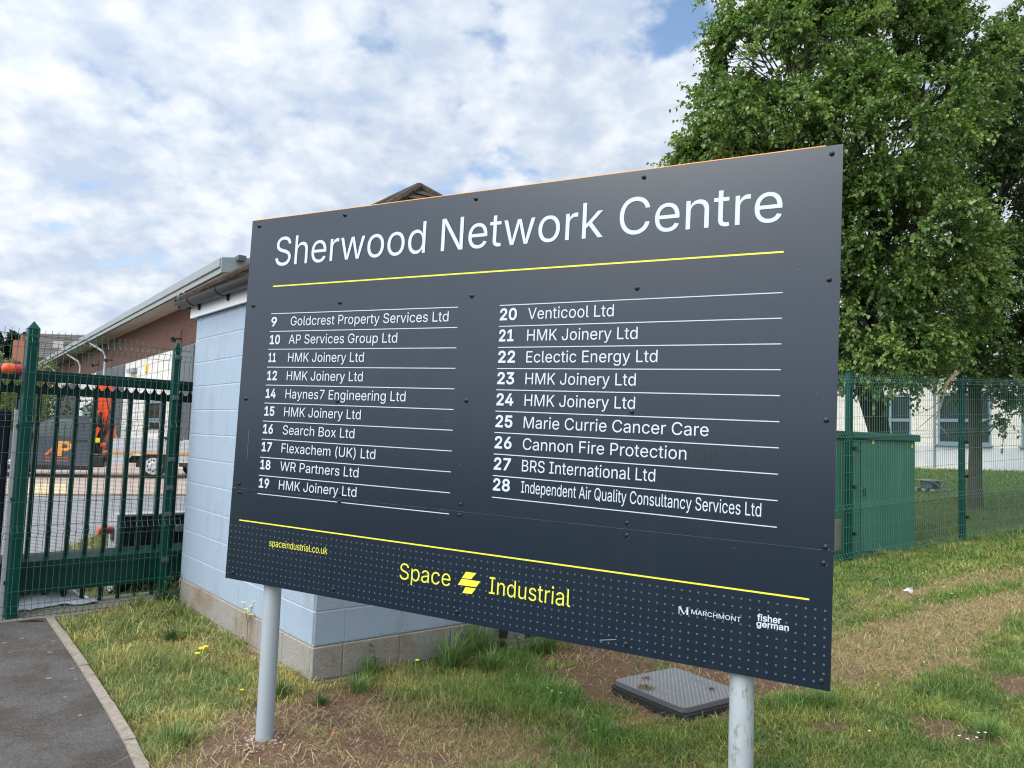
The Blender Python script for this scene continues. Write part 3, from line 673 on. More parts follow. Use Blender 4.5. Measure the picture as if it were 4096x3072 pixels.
for i in range(4):      # rows of tiles, each row a stepped course
    a, b = cors[i], cors[(i + 1) % 4]; mid = (a + b) / 2; L_ = np.linalg.norm(b - a); d = (b - a) / L_; slope = apex - mid; sl = np.linalg.norm(slope); su = slope / sl; nn = np.cross(d, su); nn = nn if nn[2] > 0 else -nn
    nr = 10
    for r in range(nr):
        t0, t1 = r / nr, (r + 1) / nr; w = L_ / 2 * (1 - t0); nt = max(1, int(round(2 * w / .25)))
        for k in range(nt):
            x0, x1 = -w + 2 * w * k / nt, -w + 2 * w * (k + 1) / nt; cx = (x0 + x1) / 2; lim = L_ / 2 * (1 - t1)
            xa, xb = np.clip([x0, x1], -lim - (lim * .0), lim + .0)
            j = random.uniform(-.004, .004)
            q0 = mid + su * (sl * t0 - .03) + nn * (.034 + j); 
            rb.prism([q0 + d * (x0 + .002), q0 + d * (x1 - .002), mid + su * sl * t1 + nn * (.012 + j) + d * xb, mid + su * sl * t1 + nn * (.012 + j) + d * xa], -nn * .014)
rb.build('roof', M_['tile'], bld)
hp = MB()
for cn in cors:
    nseg = 8
    for k in range(nseg):
        a = cn + (apex - cn) * k / nseg; b = cn + (apex - cn) * (k + 1) / nseg; hp.tube([a + up * .022, b + up * .030], [.046, .038], 8)
hp.lathe(apex, up, [(.05, 0), (.04, .04), (.01, .06)], 8)
hp.build('hip_tiles', M_['tile'], bld)
hk = MB(); P = cors[1] + up * .03; hk.tube([P + up * 0.02 + np.array([.03 * math.cos(a), 0, .03 * math.sin(a) + .02]) for a in np.linspace(-1.2, 4, 9)], .006, 6); hk.build('hip_iron', M_['steel'], bld)

# ------------------------------------------------------------------ welded mesh fences
def fence_panel(A, d, nrm, L_, z0, z1, folds, singles, sp_=.05, rv=.0023, rh=.0026, slope=0.0):
    """A: left end at ground; folds: heights of V-folds; returns MB"""
    b = MB(); n = int(round(L_ / sp_)); fh = .052
    prof = [(z0, 0)]
    for fz in folds:
        if fz - fh > z0: prof.append((fz - fh, 0))
        prof.append((fz, .034))
        if fz + fh < z1: prof.append((fz + fh, 0))
    prof.append((z1, 0))
    for k in range(n + 1):
        t = k * L_ / n; base = A + d * t + up * slope * t
        b.tube([base + up * z + nrm * o for z, o in prof], rv, 4, False)
    hs = [(s, 0) for s in singles] + [(f + s * fh * .98, 0.0) for f in folds for s in (-1, 1) if z0 < f + s * fh < z1] + [(f, .036) for f in folds]
    for z, o in hs: b.tube([A + up * z + nrm * (o + .004), A + d * L_ + up * (z + slope * L_) + nrm * (o + .004)], rh, 4, False)
    return b
FOLDS = [.075, .735, 1.665, 2.34]; SINGLES = [.245, .44, .985, 1.19, 1.40, 1.87, 2.08, 2.40]
sf = thing('mesh_fence', 'tall green wire mesh fence in front of the sliding gate, beside the blue building', 'fence', FA + FD * .2)
fence_panel(FA - FD * 2.6, FD, FN, 2.58 + 1.41, -.03, 2.45, FOLDS, [.245, .44, .985, 1.19, 1.40, 1.87, 2.08, 2.40]).build('mesh_panel', M_['wire'], sf)
def sq_post(P, w, h, cap=True, ax=(FD, FN, up), mb=None):
    b = mb or MB(); b.box(P + up * (h / 2 - .1), (w / 2, w / 2, h / 2 + .1), ax, .006)
    if cap:
        t = P + up * h; c = [t + ax[0] * sx * w * .52 + ax[1] * sy * w * .52 for sx, sy in ((-1, -1), (1, -1), (1, 1), (-1, 1))]
        b.add(c + [t + up * .07], [(0, 1, 4), (1, 2, 4), (2, 3, 4), (3, 0, 4), (3, 2, 1, 0)])
    return b
def post_at(px, py, off): # px of the post centre: put it on the fence line
    d = ray(px, py); A_ = np.array([[d[0], -FD[0]], [d[1], -FD[1]]]); k, t = np.linalg.solve(A_, (FA + FN * off)[:2]); return FA + FN * off + FD * t
PG1 = post_at(128, 1400, -.09); PG2 = post_at(706, 1450, -.07)
po = sq_post(PG1, .088, 2.46).build('post', M_['fence'], sf); sq_post(PG2, .066, 2.42).build('post', M_['fence'], sf)
for z in (2.33, 1.94, 1.35, 1.08, .83, .40):
    cl = MB(); cl.box(PG2 + up * z + FN * .045, (.030, .012, .022), (FD, FN, up), .004); cl.lathe(PG2 + up * z + FN * .057, FN, [(.014, 0), (.012, .008), (0, .010)], 10); cl.build('clamp', M_['metaldark'], sf)
cl = MB(); cl.box(PG2 + up * .05 + FN * .05, (.07, .06, .05), (FD, FN, up), .01)
cl.build('base_bracket', M_['metaldark'], sf)
for z in (2.0, 1.6, .4): pass
# sliding gate, parallel and behind
GO = -.42
ga = thing('sliding_gate', 'dark green barred sliding gate with scalloped top rail, behind the wire mesh fence', 'gate', fl(.2, GO))
g = MB(); g.box(fl(-.8, GO) + up * 1.945, (2.6, .03, .032), (FD, FN, up), .004)
t = -3.3
sc = .087
while t < 1.75:   # scalloped strip along the rail
    pts = [fl(t, GO + .012) + up * 1.976]
    for k in range(9):
        a = k / 8; pts.append(fl(t + sc * a, GO + .012) + up * (1.976 + .058 * (abs(2 * a - 1) ** 2.2) + .002))
    pts.append(fl(t + sc, GO + .012) + up * 1.976); g.prism(pts, -FN * .012); t += sc
g.build('scalloped_rail', M_['gate'], ga)
g = MB(); g.box(fl(-.6, GO + .06) + up * 2.075, (2.25, .045, .048), (FD, FN, up), .006); g.build('top_guide_rail', M_['gate'], ga)
def gate_t(px):
    d = ray(px, 1700); A_ = np.array([[d[0], -FD[0]], [d[1], -FD[1]]]); return np.linalg.solve(A_, fl(0, GO)[:2])[1]
gt0, gt1 = gate_t(148), gate_t(649)
for k in range(-7, 12):
    P = fl(gt0 + (gt1 - gt0) * k / 7, GO); 
    g = MB(); g.box(P + up * 1.19, (.0175, .0175, .735), (FD, FN, up)); g.build('bar', M_['gate'], ga)
    g = MB(); g.box(P + up * .085 + FN * .02, (.0175, .0175, .07), (FD, FN, up)); g.build('stub', M_['gate'], ga)
g = MB(); g.box(fl(-.8, GO) + up * .29, (2.6, .09, .135), (FD, FN, up), .008)
g.prism([fl(-3.4, GO + .10) + up * .432, fl(-3.4, GO - .09) + up * .480, fl(-3.4, GO - .09) + up * .424, fl(-3.4, GO + .10) + up * .395], FD * 5.2)
g.box(fl(-.8, GO + .096) + up * .165, (2.6, .012, .012), (FD, FN, up)); g.box(fl(-.8, GO + .095) + up * .368, (2.6, .010, .012), (FD, FN, up))
g.build('bottom_beam', M_['gatebeam'], ga)
g = MB()
for k in range(int(1.95 / .0127)): 
    z = .10 + k * .0127; g.tube([fl(-1.2, GO - .05) + up * z, fl(1.65, GO - .05) + up * z], .0014, 4, False)
for k in range(38): g.tube([fl(-1.2 + k * .076, GO - .052) + up * .1, fl(-1.2 + k * .076, GO - .052) + up * 2.04], .0014, 4, False)
g.build('dense_mesh', M_['darkmesh'], ga)
# navy guide post with pale strip at the left of the gate
gp = thing('gate_guide_post', 'dark navy padded gate post with a pale grey edge strip,', 'post', fl(-.12, -.22))
g = MB(); g.box(fl(-.145, -.20) + up * .86, (.12, .05, .90), (FD, FN, up), .02); g.build('navy_pad', M_['navy'], gp)
g = MB(); g.box(fl(.008, -.155) + up * .86, (.016, .012, .90), (FD, FN, up), .003); g.build('edge_strip', M_['greystrip'], gp)
g = MB(); g.box(fl(.058, -.17) + up * .9, (.035, .03, .95), (FD, FN, up), .004)
for z in (1.62, 1.0, .30): g.box(fl(.045, -.135) + up * z, (.035, .012, .016), (FD, FN, up))
g.build('steel_channel', M_['gate'], gp)
def beacon(P, d, label, s=1.0):
    o = thing('warning_beacon', label, 'beacon', P, group='orange gate beacons')
    MB().lathe(P, d, [(.041 * s, 0), (.041 * s, .050 * s), (.045 * s, .052 * s), (.045 * s, .058 * s)], 18).build('beacon_base', M_['beaconbase'], o, smooth=True)
    b = MB(); b.lathe(P + d * .058 * s, d, [(.044 * s, 0), (.046 * s, .03 * s), (.044 * s, .065 * s), (.036 * s, .080 * s), (.012 * s, .088 * s)], 18); b.build('beacon_lens', M_['orange'], o, smooth=True)
    b = MB(); b.box(P - d * .01 * s - up * .05 * s, (.012, .04 * s, .06 * s), (d, np.cross(up, d), up)); b.build('bracket', M_['metaldark'], o)
    return o
P = post_at(85, 1478, -.10); P = P + up * (EYE + ray(85, 1478)[2] * np.linalg.norm(P[:2]) / np.linalg.norm(ray(85, 1478)[:2])); beacon(P, -FD, 'orange warning beacon high on the green gate post', 1.0)
d_ = ray(448, 2120); A_ = np.array([[d_[0], -FD[0]], [d_[1], -FD[1]]]); k_, t_ = np.linalg.solve(A_, fl(0, -.84)[:2]); P = C0 + d_ * k_
beacon(P, -FD, 'orange warning beacon low on the navy cabinet behind the gate bars', .95)
# navy gate motor cabinet
tc0 = t_ + .04
nb = thing('gate_motor_cabinet', 'low dark navy cabinet with grey end, standing behind the gate beside the wall', 'cabinet', fl(tc0 + .6, -1.0))
g = MB(); g.box(fl(tc0 + .75, -.86) + up * .37, (.72, .10, .37), (FD, FN, up), .012); g.build('cabinet_body', M_['navy'], nb)
g = MB(); g.box(fl(tc0, -.86) + up * .37, (.028, .105, .375), (FD, FN, up), .006); g.box(fl(tc0 + .75, -.86) + up * .752, (.78, .11, .010), (FD, FN, up)); g.build('grey_end_panel', M_['greystrip'], nb)
g = MB(); g.box(fl(tc0 + .72, -.742) + up * .60, (.17, .015, .035), (FD, FN, up), .004); g.lathe(fl(tc0 + .63, -.727) + up * .60, FN, [(.014, 0), (0, .008)], 8); g.lathe(fl(tc0 + .82, -.727) + up * .60, FN, [(.014, 0), (0, .008)], 8); g.build('latch_bracket', M_['steel'], nb)
# polythene sheet lying behind the fence
ps = MB(); n = 14; gridp = []
for i in range(n + 1):
    for j in range(7):
        u = i / n; w = j / 6; P = fl(.10 + .70 * u, -.74 + .46 * w + .03 * math.sin(9 * u))
        h = .30 * math.sin(math.pi * min(1, (.12 + u * .95)) ** .8) ** .8 * (1 - w) ** .8 + .02 * math.sin(11 * u + 3 * w) * (1 - w) + .022 + random.uniform(0, .018)
        gridp.append(P + up * max(.022, h))
ps.add(gridp, [(i * 7 + j, (i + 1) * 7 + j, (i + 1) * 7 + j + 1, i * 7 + j + 1) for i in range(n) for j in range(6)])
o = ps.build('plastic_sheet', M_['polythene'], None, smooth=True); tag(o, 'crumpled translucent white plastic sheet on the ground under the gate', 'plastic sheet')
cb = MB().tube([fl(1.0, -.60) + up * .03, fl(1.1, -.66) + up * .09, fl(1.2, -.68) + up * .16, fl(1.36, -.68) + up * .17], .012, 8)
tag(cb.build('cable', M_['black'], None, smooth=True), 'short black cable looping up to the cabinet under the gate', 'cable')

# right hand fence
A1 = np.array([4.452, 10.03, 0]); A2 = np.array([6.729, 11.40, 0]); RDIR = (A2 - A1); RL = np.linalg.norm(RDIR); RDIR = RDIR / RL; RNRM = np.array([RDIR[1], -RDIR[0], 0])
rf = thing('mesh_fence', 'green wire mesh fence on posts across the grass in front of the trees', 'fence', (A1[0], A1[1], tz(A1[0], A1[1])))
for k in range(-2, 3):
    P = A1 + RDIR * RL * k; Q = P + RDIR * RL; za, zb = tz(P[0], P[1]), tz(Q[0], Q[1])
    b = fence_panel(np.array([P[0], P[1], za]), RDIR, RNRM, RL, .0, 2.42, [.06, .68, 1.60, 2.31], [.24, .44, .92, 1.14, 1.36, 1.86, 2.08, 2.385], .0532, .0025, .0028, (zb - za) / RL)
    b.build('mesh_panel', M_['wirepale'], rf)
    b = MB(); PP = P - RNRM * .045; b.box(np.array([PP[0], PP[1], za + 1.17]), (.040, .034, 1.28), (RDIR, RNRM, up), .005); b.build('post', M_['fence'], rf)
    for z in (.35, .95, 1.45, 2.2): b = MB(); b.box(np.array([P[0], P[1], za + z]) + RDIR * .045 + RNRM * .012, (.018, .02, .022), (RDIR, RNRM, up), .003); b.build('clamp', M_['black'], rf)

# green electrical cabinet
cbR = np.array([5.80, 11.02, 0]); cx = cbR - RDIR * 1.35 - RNRM * .45 ; zc = tz(cbR[0], cbR[1])
cab = thing('electrical_cabinet', 'large green utility cabinet with yellow warning triangles behind the mesh fence', 'cabinet', (cx[0], cx[1], zc))
cc = np.array([cx[0], cx[1], zc])
b = MB(); b.box(cc + up * .62, (1.35, .45, .87), (RDIR, RNRM, up), .012); b.build('cabinet_body', M_['cabinet'], cab)
b = MB(); b.box(cc + up * 1.535, (1.40, .50, .048), (RDIR, RNRM, up), .012); b.build('lid', M_['cabinetlid'], cab)
for s_ in (-.35, .42):
    b = MB(); b.box(cc + RDIR * (.02 + s_) + RNRM * .458 + up * .72, (.36, .010, .73), (RDIR, RNRM, up), .006); dd = b.build('door', M_['cabinet'], cab)
    b = MB(); b.box(cc + RDIR * (-.28 + s_) + RNRM * .476 + up * .78, (.012, .012, .06), (RDIR, RNRM, up), .004); b.build('handle', M_['black'], dd)
b = MB(); b.box(cc + RDIR * (-.0) + RNRM * .472 + up * 1.36, (.05, .008, .03), (RDIR, RNRM, up)); b.build('vent', M_['cabinetlid'], cab)
def cab_s(px, py):  # position along the cabinet front under a pixel column
    d = ray(px, py); P0 = (cc + RNRM * .47)[:2]; A_ = np.array([[d[0], -RDIR[0]], [d[1], -RDIR[1]]]); k, t = np.linalg.solve(A_, P0); return t, EYE + d[2] * k
for px, py in ((3493, 1767), (3648, 1782)):
    s_, z_ = cab_s(px, py); b = MB(); Pc = cc + RDIR * s_ + RNRM * .470; Pc[2] = z_
    b.prism([Pc - RDIR * .028 - up * .028, Pc + RDIR * .028 - up * .028, Pc + up * .030], RNRM * .004); w_ = b.build('warning_triangle', M_['signyellow'], cab)
    b = MB(); b.add([Pc + RNRM * .0055 + RDIR * x + up * z for x, z in ((.004, .012), (-.007, -.008), (.001, -.006), (-.003, -.021), (.008, -.002), (0, -.004))], [(0, 1, 2, 5), (5, 2, 3, 4)]); b.build('lightning_mark', M_['black'], w_)
s_, z_ = cab_s(3351, 2140); b = MB(); Pc = cc + RDIR * s_ + RNRM * .47; Pc[2] = z_; b.box(Pc, (.055, .012, .20), (RDIR, RNRM, up), .004)
for k in range(9): b.box(Pc + up * (-.16 + k * .04) + RNRM * .014, (.045, .006, .006), (RDIR, RNRM, up))
b.build('grille', M_['louvre'], cab)

# ------------------------------------------------------------------ white building at the right
WQ = np.array([15.54, 28.0, 0]); WD = np.array([.638, -.770, 0]); WN = np.array([-.770, -.638, 0])
def wall_s(px, py):
    d = ray(px, py); A_ = np.array([[d[0], -WD[0]], [d[1], -WD[1]]]); k, t = np.linalg.solve(A_, WQ[:2]); return t, EYE + d[2] * k
wz = wall_s(3750, 1868)[1]
whb = thing('white_office_building', 'cream white single storey building with blue framed windows behind the trees', 'building', WQ + WD * 1 + up * wz)
wins = []
for xa, xb in ((3480, 3645), (3750, 3964), (4085, 4300)):
    s0 = wall_s(xa, 1700)[0]; s1 = wall_s(xb, 1700)[0]; wins.append((s0, s1))
wins.append((wins[0][0] - 5.6, wins[0][0] - 3.2)); wins.append((wins[2][1] + 2.2, wins[2][1] + 4.2)); wins.sort()
zw0, zw1, zc_ = 2.02, 3.85, 5.2
b = MB(); e0, e1 = -24.0, 12.0; edges = [e0] + [v for w_ in wins for v in w_] + [e1]
for i in range(0, len(edges), 2): b.box(WQ + WD * (edges[i] + edges[i + 1]) / 2 - WN * .15 + up * (zw0 + zw1) / 2, ((edges[i + 1] - edges[i]) / 2, .15, (zw1 - zw0) / 2), (WD, WN, up))
b.box(WQ + WD * (e0 + e1) / 2 - WN * .15 + up * (1.95 + zw0) / 2, ((e1 - e0) / 2, .15, (zw0 - 1.95) / 2), (WD, WN, up)); b.box(WQ + WD * (e0 + e1) / 2 - WN * .15 + up * (zw1 + 4.3) / 2, ((e1 - e0) / 2, .15, (4.3 - zw1) / 2), (WD, WN, up))
b.box(WQ + WD * (e0 + e1) / 2 - WN * 5.2 + up * 2.6, ((e1 - e0) / 2, 4.8, 2.4), (WD, WN, up))
b.build('wall', M_['wallwhite'], whb)
b = MB(); b.box(WQ + WD * (e0 + e1) / 2 - WN * .14 + up * 1.2, ((e1 - e0) / 2, .155, .75), (WD, WN, up)); b.build('lower_wall', M_['greyband'], whb)
b = MB(); b.box(WQ + WD * (e0 + e1) / 2 - WN * .15 + up * 4.7, ((e1 - e0) / 2, .16, .40), (WD, WN, up)); b.build('upper_band', M_['pinkrender'], whb)
b = MB(); b.box(WQ + WD * (e0 + e1) / 2 - WN * 4 + up * 5.2, ((e1 - e0) / 2 + .4, 4.6, .12), (WD, WN, up)); b.build('roof', M_['metalroof'], whb)
for s0, s1 in wins:
    b = MB(); fr = .075; mid = (s0 + s1) / 2; o_ = WQ - WN * .06
    for s_ in (s0 + fr / 2, s1 - fr / 2): b.box(o_ + WD * s_ + up * (zw0 + zw1) / 2, (fr / 2, .05, (zw1 - zw0) / 2), (WD, WN, up))
    b.box(o_ + WD * mid + up * (zw0 + zw1) / 2, (fr * .6, .05, (zw1 - zw0) / 2 - fr), (WD, WN, up))
    for z in (zw0 + fr / 2, zw1 - fr / 2, zw0 + .86): b.box(o_ + WD * mid + up * z, ((s1 - s0) / 2 - fr, .046, fr * .75), (WD, WN, up))
    b.box(o_ + WN * .08 + WD * mid + up * (zw0 - .03), ((s1 - s0) / 2 + .05, .09, .03), (WD, WN, up))
    fo = b.build('window', M_['winframe'], whb)
    b = MB(); b.box(o_ - WN * .02 + WD * mid + up * (zw0 + zw1) / 2, ((s1 - s0) / 2 - .02, .01, (zw1 - zw0) / 2 - .02), (WD, WN, up)); b.build('pane', M_['glass'], fo)
b = MB(); s_ = wall_s(3740, 1820)[0]; b.tube([WQ + WD * s_ + WN * .05 + up * .7, WQ + WD * s_ + WN * .05 + up * 4.3], .035, 8); b.build('downpipe', M_['winframe'], whb)
tag(MB().prism([WQ + WD * e0 + WN * .02 + up * (wz - .04), WQ + WD * e1 + WN * .02 + up * (wz - .12), WQ + WD * e1 + WN * .5 + up * (wz - .12), WQ + WD * e0 + WN * .5 + up * (wz - .04)], (0, 0, .06)).build('footpath', M_['palepaving']), kind='structure')
# low grey timber frame standing on the lawn
Pt = onz(3735, 1985, .60); pt = thing('timber_frame', 'low weathered grey timber frame on the lawn beyond the green cabinet', 'timber frame', (Pt[0], Pt[1], tz(Pt[0], Pt[1])))
tb = np.array([Pt[0], Pt[1], tz(Pt[0], Pt[1])]); ax_ = (RDIR, RNRM, up)
b = MB(); [b.box(tb + RNRM * y + up * .04, (.46, .05, .035), ax_, .005) for y in (-.22, .0, .22)]; b.build('base_rail', M_['wood'], pt)
b = MB(); b.box(tb + RDIR * -.18 + up * .17, (.16, .16, .09), ax_, .01); b.build('box', M_['metaldark'], pt)
b = MB(); b.box(tb + RDIR * -.20 + up * .275, (.24, .22, .013), ax_, .004); b.build('top_board', M_['wood'], pt)
b = MB(); b.tube([tb + RDIR * -.42 + RNRM * .20 + up * .26, tb + RDIR * .05 + RNRM * .22 + up * .05], .026, 4); b.build('brace', M_['wood'], pt)
b = MB(); [b.box(tb + RDIR * x + RNRM * .1 + up * .14, (.016, .02, .10), ax_) for x in (.12, .36)]; b.box(tb + RDIR * .24 + RNRM * .1 + up * .225, (.14, .02, .014), ax_); b.build('end_frame', M_['wood'], pt)

# ------------------------------------------------------------------ brick industrial building at the left
FDIR = np.array([-.594, .805, 0]); FDIR /= np.linalg.norm(FDIR); FOUT = np.array([-FDIR[1], FDIR[0], 0]); ED2 = np.array([.777, .63, 0])
EC = onz(885, 1028, 7.0); EC = np.array([EC[0], EC[1], 0]); OVH = .95; WP = EC - FOUT * OVH
LEN = 75.0
def fac(px, py, off=0.0):
    d = ray(px, py); P0 = (WP + FOUT * off)[:2]; A_ = np.array([[d[0], -FDIR[0]], [d[1], -FDIR[1]]]); k, t = np.linalg.solve(A_, P0); return t, EYE + d[2] * k
zb_ = fac(690, 1399)[1]
M_['redbrick'] = brick_mat('red_brown_brick', (0.105, 0.036, 0.020), (0.078, 0.027, 0.016), (0.050, 0.030, 0.022), 0.45, 0.15, 0.022, tuple(FDIR), bump=.3, var=.2)
M_['facadewhite'] = brick_mat('white_painted_blockwork', (0.55, 0.54, 0.51), (0.53, 0.52, 0.49), (0.38, 0.365, 0.33), .9, .45, .03, tuple(FDIR), bump=.15, var=.04)
ib = thing('industrial_building', 'long brick and white industrial unit with overhanging grey metal eaves, behind the gate', 'building', WP + FDIR * 20)
b = MB(); b.box(WP + FDIR * (LEN / 2) - FOUT * 5 + up * zb_ / 2, (LEN / 2, 5.0, zb_ / 2), (FDIR, FOUT, up)); b.build('white_wall', M_['facadewhite'], ib)
b = MB(); b.box(WP + FDIR * (LEN / 2) - FOUT * 4.97 + up * (zb_ + 6.5) / 2, (LEN / 2 + .02, 5.0, (6.5 - zb_) / 2), (FDIR, FOUT, up)); b.build('brick_band', M_['redbrick'], ib)
b = MB(); b.box(EC - FOUT * (OVH / 2 + .05) + FDIR * (LEN / 2) + up * 6.52, (LEN / 2, OVH / 2, .02), (FDIR, FOUT, up)); b.build('soffit', M_['soffit'], ib)
b = MB(); b.box(EC + FDIR * LEN / 2 + up * 6.83 - FOUT * .02, (LEN / 2, .07, .14), (FDIR, FOUT, up), .01); b.box(EC + FDIR * LEN / 2 + up * 6.59 - FOUT * .06, (LEN / 2, .05, .09), (FDIR, FOUT, up), .01); b.build('eaves_gutter', M_['metalroof'], ib)
rp = MB(); r0 = EC + up * 6.93; ridge = r0 - FOUT * 7 + up * 1.0; far_ = ridge - FOUT * 7 - up * 1.0
rp.prism([r0, ridge, far_, far_ - up * .12, ridge - up * .12, r0 - up * .12], FDIR * LEN); rp.build('roof', M_['metalroof'], ib)
b = MB(); b.prism([r0 + up * .05, ridge + up * .05, far_ + up * .05, far_ - up * .42, ridge - up * .42, r0 - up * .42], -FDIR * .09); vg = b.build('verge_trim', M_['metalroof'], ib)
b = MB(); b.prism([WP + up * 6.5, WP - FOUT * 7 + up * 7.35, WP - FOUT * 10 + up * 6.5], FDIR * .3); b.build('gable_wall', M_['metaldark'], ib)
b = MB(); P = r0 - FOUT * .55 + up * .08 - FDIR * .15; b.box(P, (.2, .12, .08), (FDIR, FOUT, up)); b.build('roof_vent', M_['metaldark'], ib)
for px, py in ((432, 1400), (330, 1440), (235, 1477)):
    t, z = fac(px, py); Pt_ = WP + FDIR * t + FOUT * .10; b = MB(); b.tube([Pt_ + FOUT * (OVH - .25) + up * 6.45 + FDIR * 1.2, Pt_ + FOUT * .12 + up * 5.9, Pt_ + up * 5.6, Pt_ + up * .1], .075, 8); b.build('downpipe', M_['alu'], ib, smooth=True)
for px, py in ((730, 1362), (452, 1445), (398, 1464), (305, 1462)):
    t, z = fac(px, py); P = WP + FDIR * t + FOUT * .25 + up * z; b = MB(); b.box(P + FOUT * .12, (.17, .05, .12), (FDIR, FOUT * .8 - up * .6, up * .8 + FOUT * .6), .01); b.box(P - FOUT * .1 + up * .05, (.03, .14, .03), (FDIR, FOUT, up)); b.tube([P - FOUT * .18 + up * .4, P - FOUT * .18], .02, 6); b.build('floodlight', M_['black'], ib)
def fac_box(name, xa, xb, ya, yb, m, depth=.05, parent=None, out=0.0):
    t0, za = fac(xa, ya); t1, zbb = fac(xb, yb); b = MB(); b.box(WP + FDIR * (t0 + t1) / 2 + FOUT * (out + depth / 2 - .01) + up * (za + zbb) / 2, (abs(t1 - t0) / 2, depth / 2 + .01, abs(za - zbb) / 2), (FDIR, FOUT, up)); return b.build(name, m, parent or ib)
fac_box('alarm_box', 584, 593, 1460, 1487, M_['alarm'], .05); fac_box('wall_lamp', 525, 549, 1479, 1488, M_['steel'], .22)
fac_box('doorway', 446, 476, 1474, 1830, M_['metaldark'], .04); fac_box('doorway', 388, 420, 1487, 1830, M_['metaldark'], .04); fac_box('roller_shutter', 716, 752, 1396, 1830, M_['metaldark'], .06)
wf = fac_box('window', 592, 645, 1606, 1720, M_['winframe'], .05); fac_box('pane', 604, 620, 1614, 1672, M_['glass'], .012, wf, .05); fac_box('pane', 626, 640, 1614, 1672, M_['glass'], .012, wf, .05); fac_box('pane', 604, 640, 1690, 1716, M_['glass'], .012, wf, .05)
fac_box('roller_shutter', 250, 290, 1545, 1830, M_['metaldark'], .05); fac_box('window', 335, 362, 1620, 1680, M_['winframe'], .05)

# ------------------------------------------------------------------ truck with orange loader crane
TX = np.array([.93, .37, 0]); TX /= np.linalg.norm(TX); trz = math.atan2(TX[1], TX[0])
RW = onz(610, 1916, 0); TR = RW - TX * 2.1
CX = .33
tk = thing('flatbed_truck', 'slate grey flatbed truck with orange loader crane parked beyond the gate', 'truck', (TR[0], TR[1], .014), trz)
def xz(pts, y): return [(x + (CX if y <= 0.0 and x < .0 else 0), y, z) for x, z in pts]
b = MB(); prof = [(0, .38), (0, 1.70), (-.12, 1.86), (-.95, 1.86), (-1.82, 1.42), (-2.55, 1.16), (-2.72, .95), (-2.72, .42), (-2.3, .36)]
b.prism([(x + CX, 0, z) for x, z in prof], (0, 1.9, 0)); b.build('cab', M_['truck'], tk, True)
b = MB(); b.prism(xz([(-.92, .44), (-.92, 1.20), (-1.02, 1.72), (-1.25, 1.66), (-1.72, 1.38), (-1.78, 1.15), (-1.74, .44)], -.012), (0, .02, 0)); dr_ = b.build('door', M_['truck'], tk, True)
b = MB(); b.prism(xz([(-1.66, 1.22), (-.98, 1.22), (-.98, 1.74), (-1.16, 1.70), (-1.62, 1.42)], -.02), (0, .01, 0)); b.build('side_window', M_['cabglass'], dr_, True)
b = MB(); b.prism(xz([(-.10, 1.10), (-.45, 1.10), (-.45, 1.13), (-.10, 1.13)], -.03), (0, .03, 0)); b.build('door_handle', M_['black'], dr_, True)
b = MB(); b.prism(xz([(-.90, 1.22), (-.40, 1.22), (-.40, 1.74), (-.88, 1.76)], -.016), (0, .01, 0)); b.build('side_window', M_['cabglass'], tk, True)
b = MB(); b.prism([(-1.0 + CX, .08, 1.850), (-1.0 + CX, 1.82, 1.850), (-1.80 + CX, 1.82, 1.445), (-1.80 + CX, .08, 1.445)], (-.01, 0, .02)); b.build('windscreen', M_['glass'], tk, True)
b = MB(); b.box((-1.62 + CX, -.14, 1.22), (.10, .09, .13), None, .03); b.build('wing_mirror', M_['black'], tk, True)
b = MB(); b.box((-.87, .01, .30), (1.25, .05, .07), None, .01); b.build('side_step', M_['black'], tk, True); b = MB(); b.box((1.2, .95, .55), (2.6, .35, .10), None, .01); b.build('chassis', M_['black'], tk, True); b = MB(); b.box((.50, .45, .48), (.22, .4, .17), None, .03); b.build('fuel_tank', M_['black'], tk, True)
def TP(u, v, n=0): return (u + CX + .24, -.013 - n, v)
def tl(name, body, u0, u1, v, cap, m):
    v_, f_ = glyphs(body, .03); x0, x1 = v_[:, 0].min(), v_[:, 0].max(); pts = [TP(u0 + (u1 - u0) * (a - x0) / (x1 - x0), v + c / CAPH * cap, .004) for a, c in v_]; return MB().add(pts, f_).build(name, m, tk, True)
b = MB(); b.face([TP(u, v, .004) for u, v in ((-1.46, .66), (-1.14, 1.02), (-1.14, .66), (-1.22, .66), (-1.22, .82), (-1.37, .66))]); b.build('door_logo', M_['logored'], tk, True)
tl('door_logo', 'P', -1.10, -.74, .66, .40, M_['logoorange'])
for v, w in ((.575, .50), (.47, .52)):
    b = MB()
    for k in range(9): b.face([TP(-1.40 + w * 1.05 * k / 8 + a * .045, v + c * .03, .004) for a, c in ((0, 0), (1, 0), (1, 1), (0, 1))])
    b.build('door_logo', M_['logored'], tk, True)
b = MB(); b.box((2.05, .95, .80), (1.22, .98, .05), None, .01); b.build('flatbed', M_['alu'], tk, True)
for c_, h_, nm_ in (((2.05, -.02, 1.02), (1.22, .02, .18), 'dropside'), ((2.05, 1.92, 1.02), (1.22, .02, .18), 'dropside'), ((.84, .95, 1.05), (.02, .95, .22), 'headboard')): b = MB(); b.box(c_, h_, None, .005); b.build(nm_, M_['alu'], tk, True)
b = MB(); b.box((2.05, -.045, .775), (1.22, .012, .028)); b.build('reflective_strip', M_['stripe'], tk, True)
b = MB(); b.prism(xz([(.83, .74), (.83, .42), (1.25, .42), (1.50, .72), (1.50, .74)], -.03), (0, .03, 0)); b.build('side_skirt', M_['alu'], tk, True); b = MB(); b.prism(xz([(2.55, .74), (2.62, .50), (3.25, .50), (3.25, .74)], -.03), (0, .03, 0)); b.build('side_skirt', M_['alu'], tk, True)
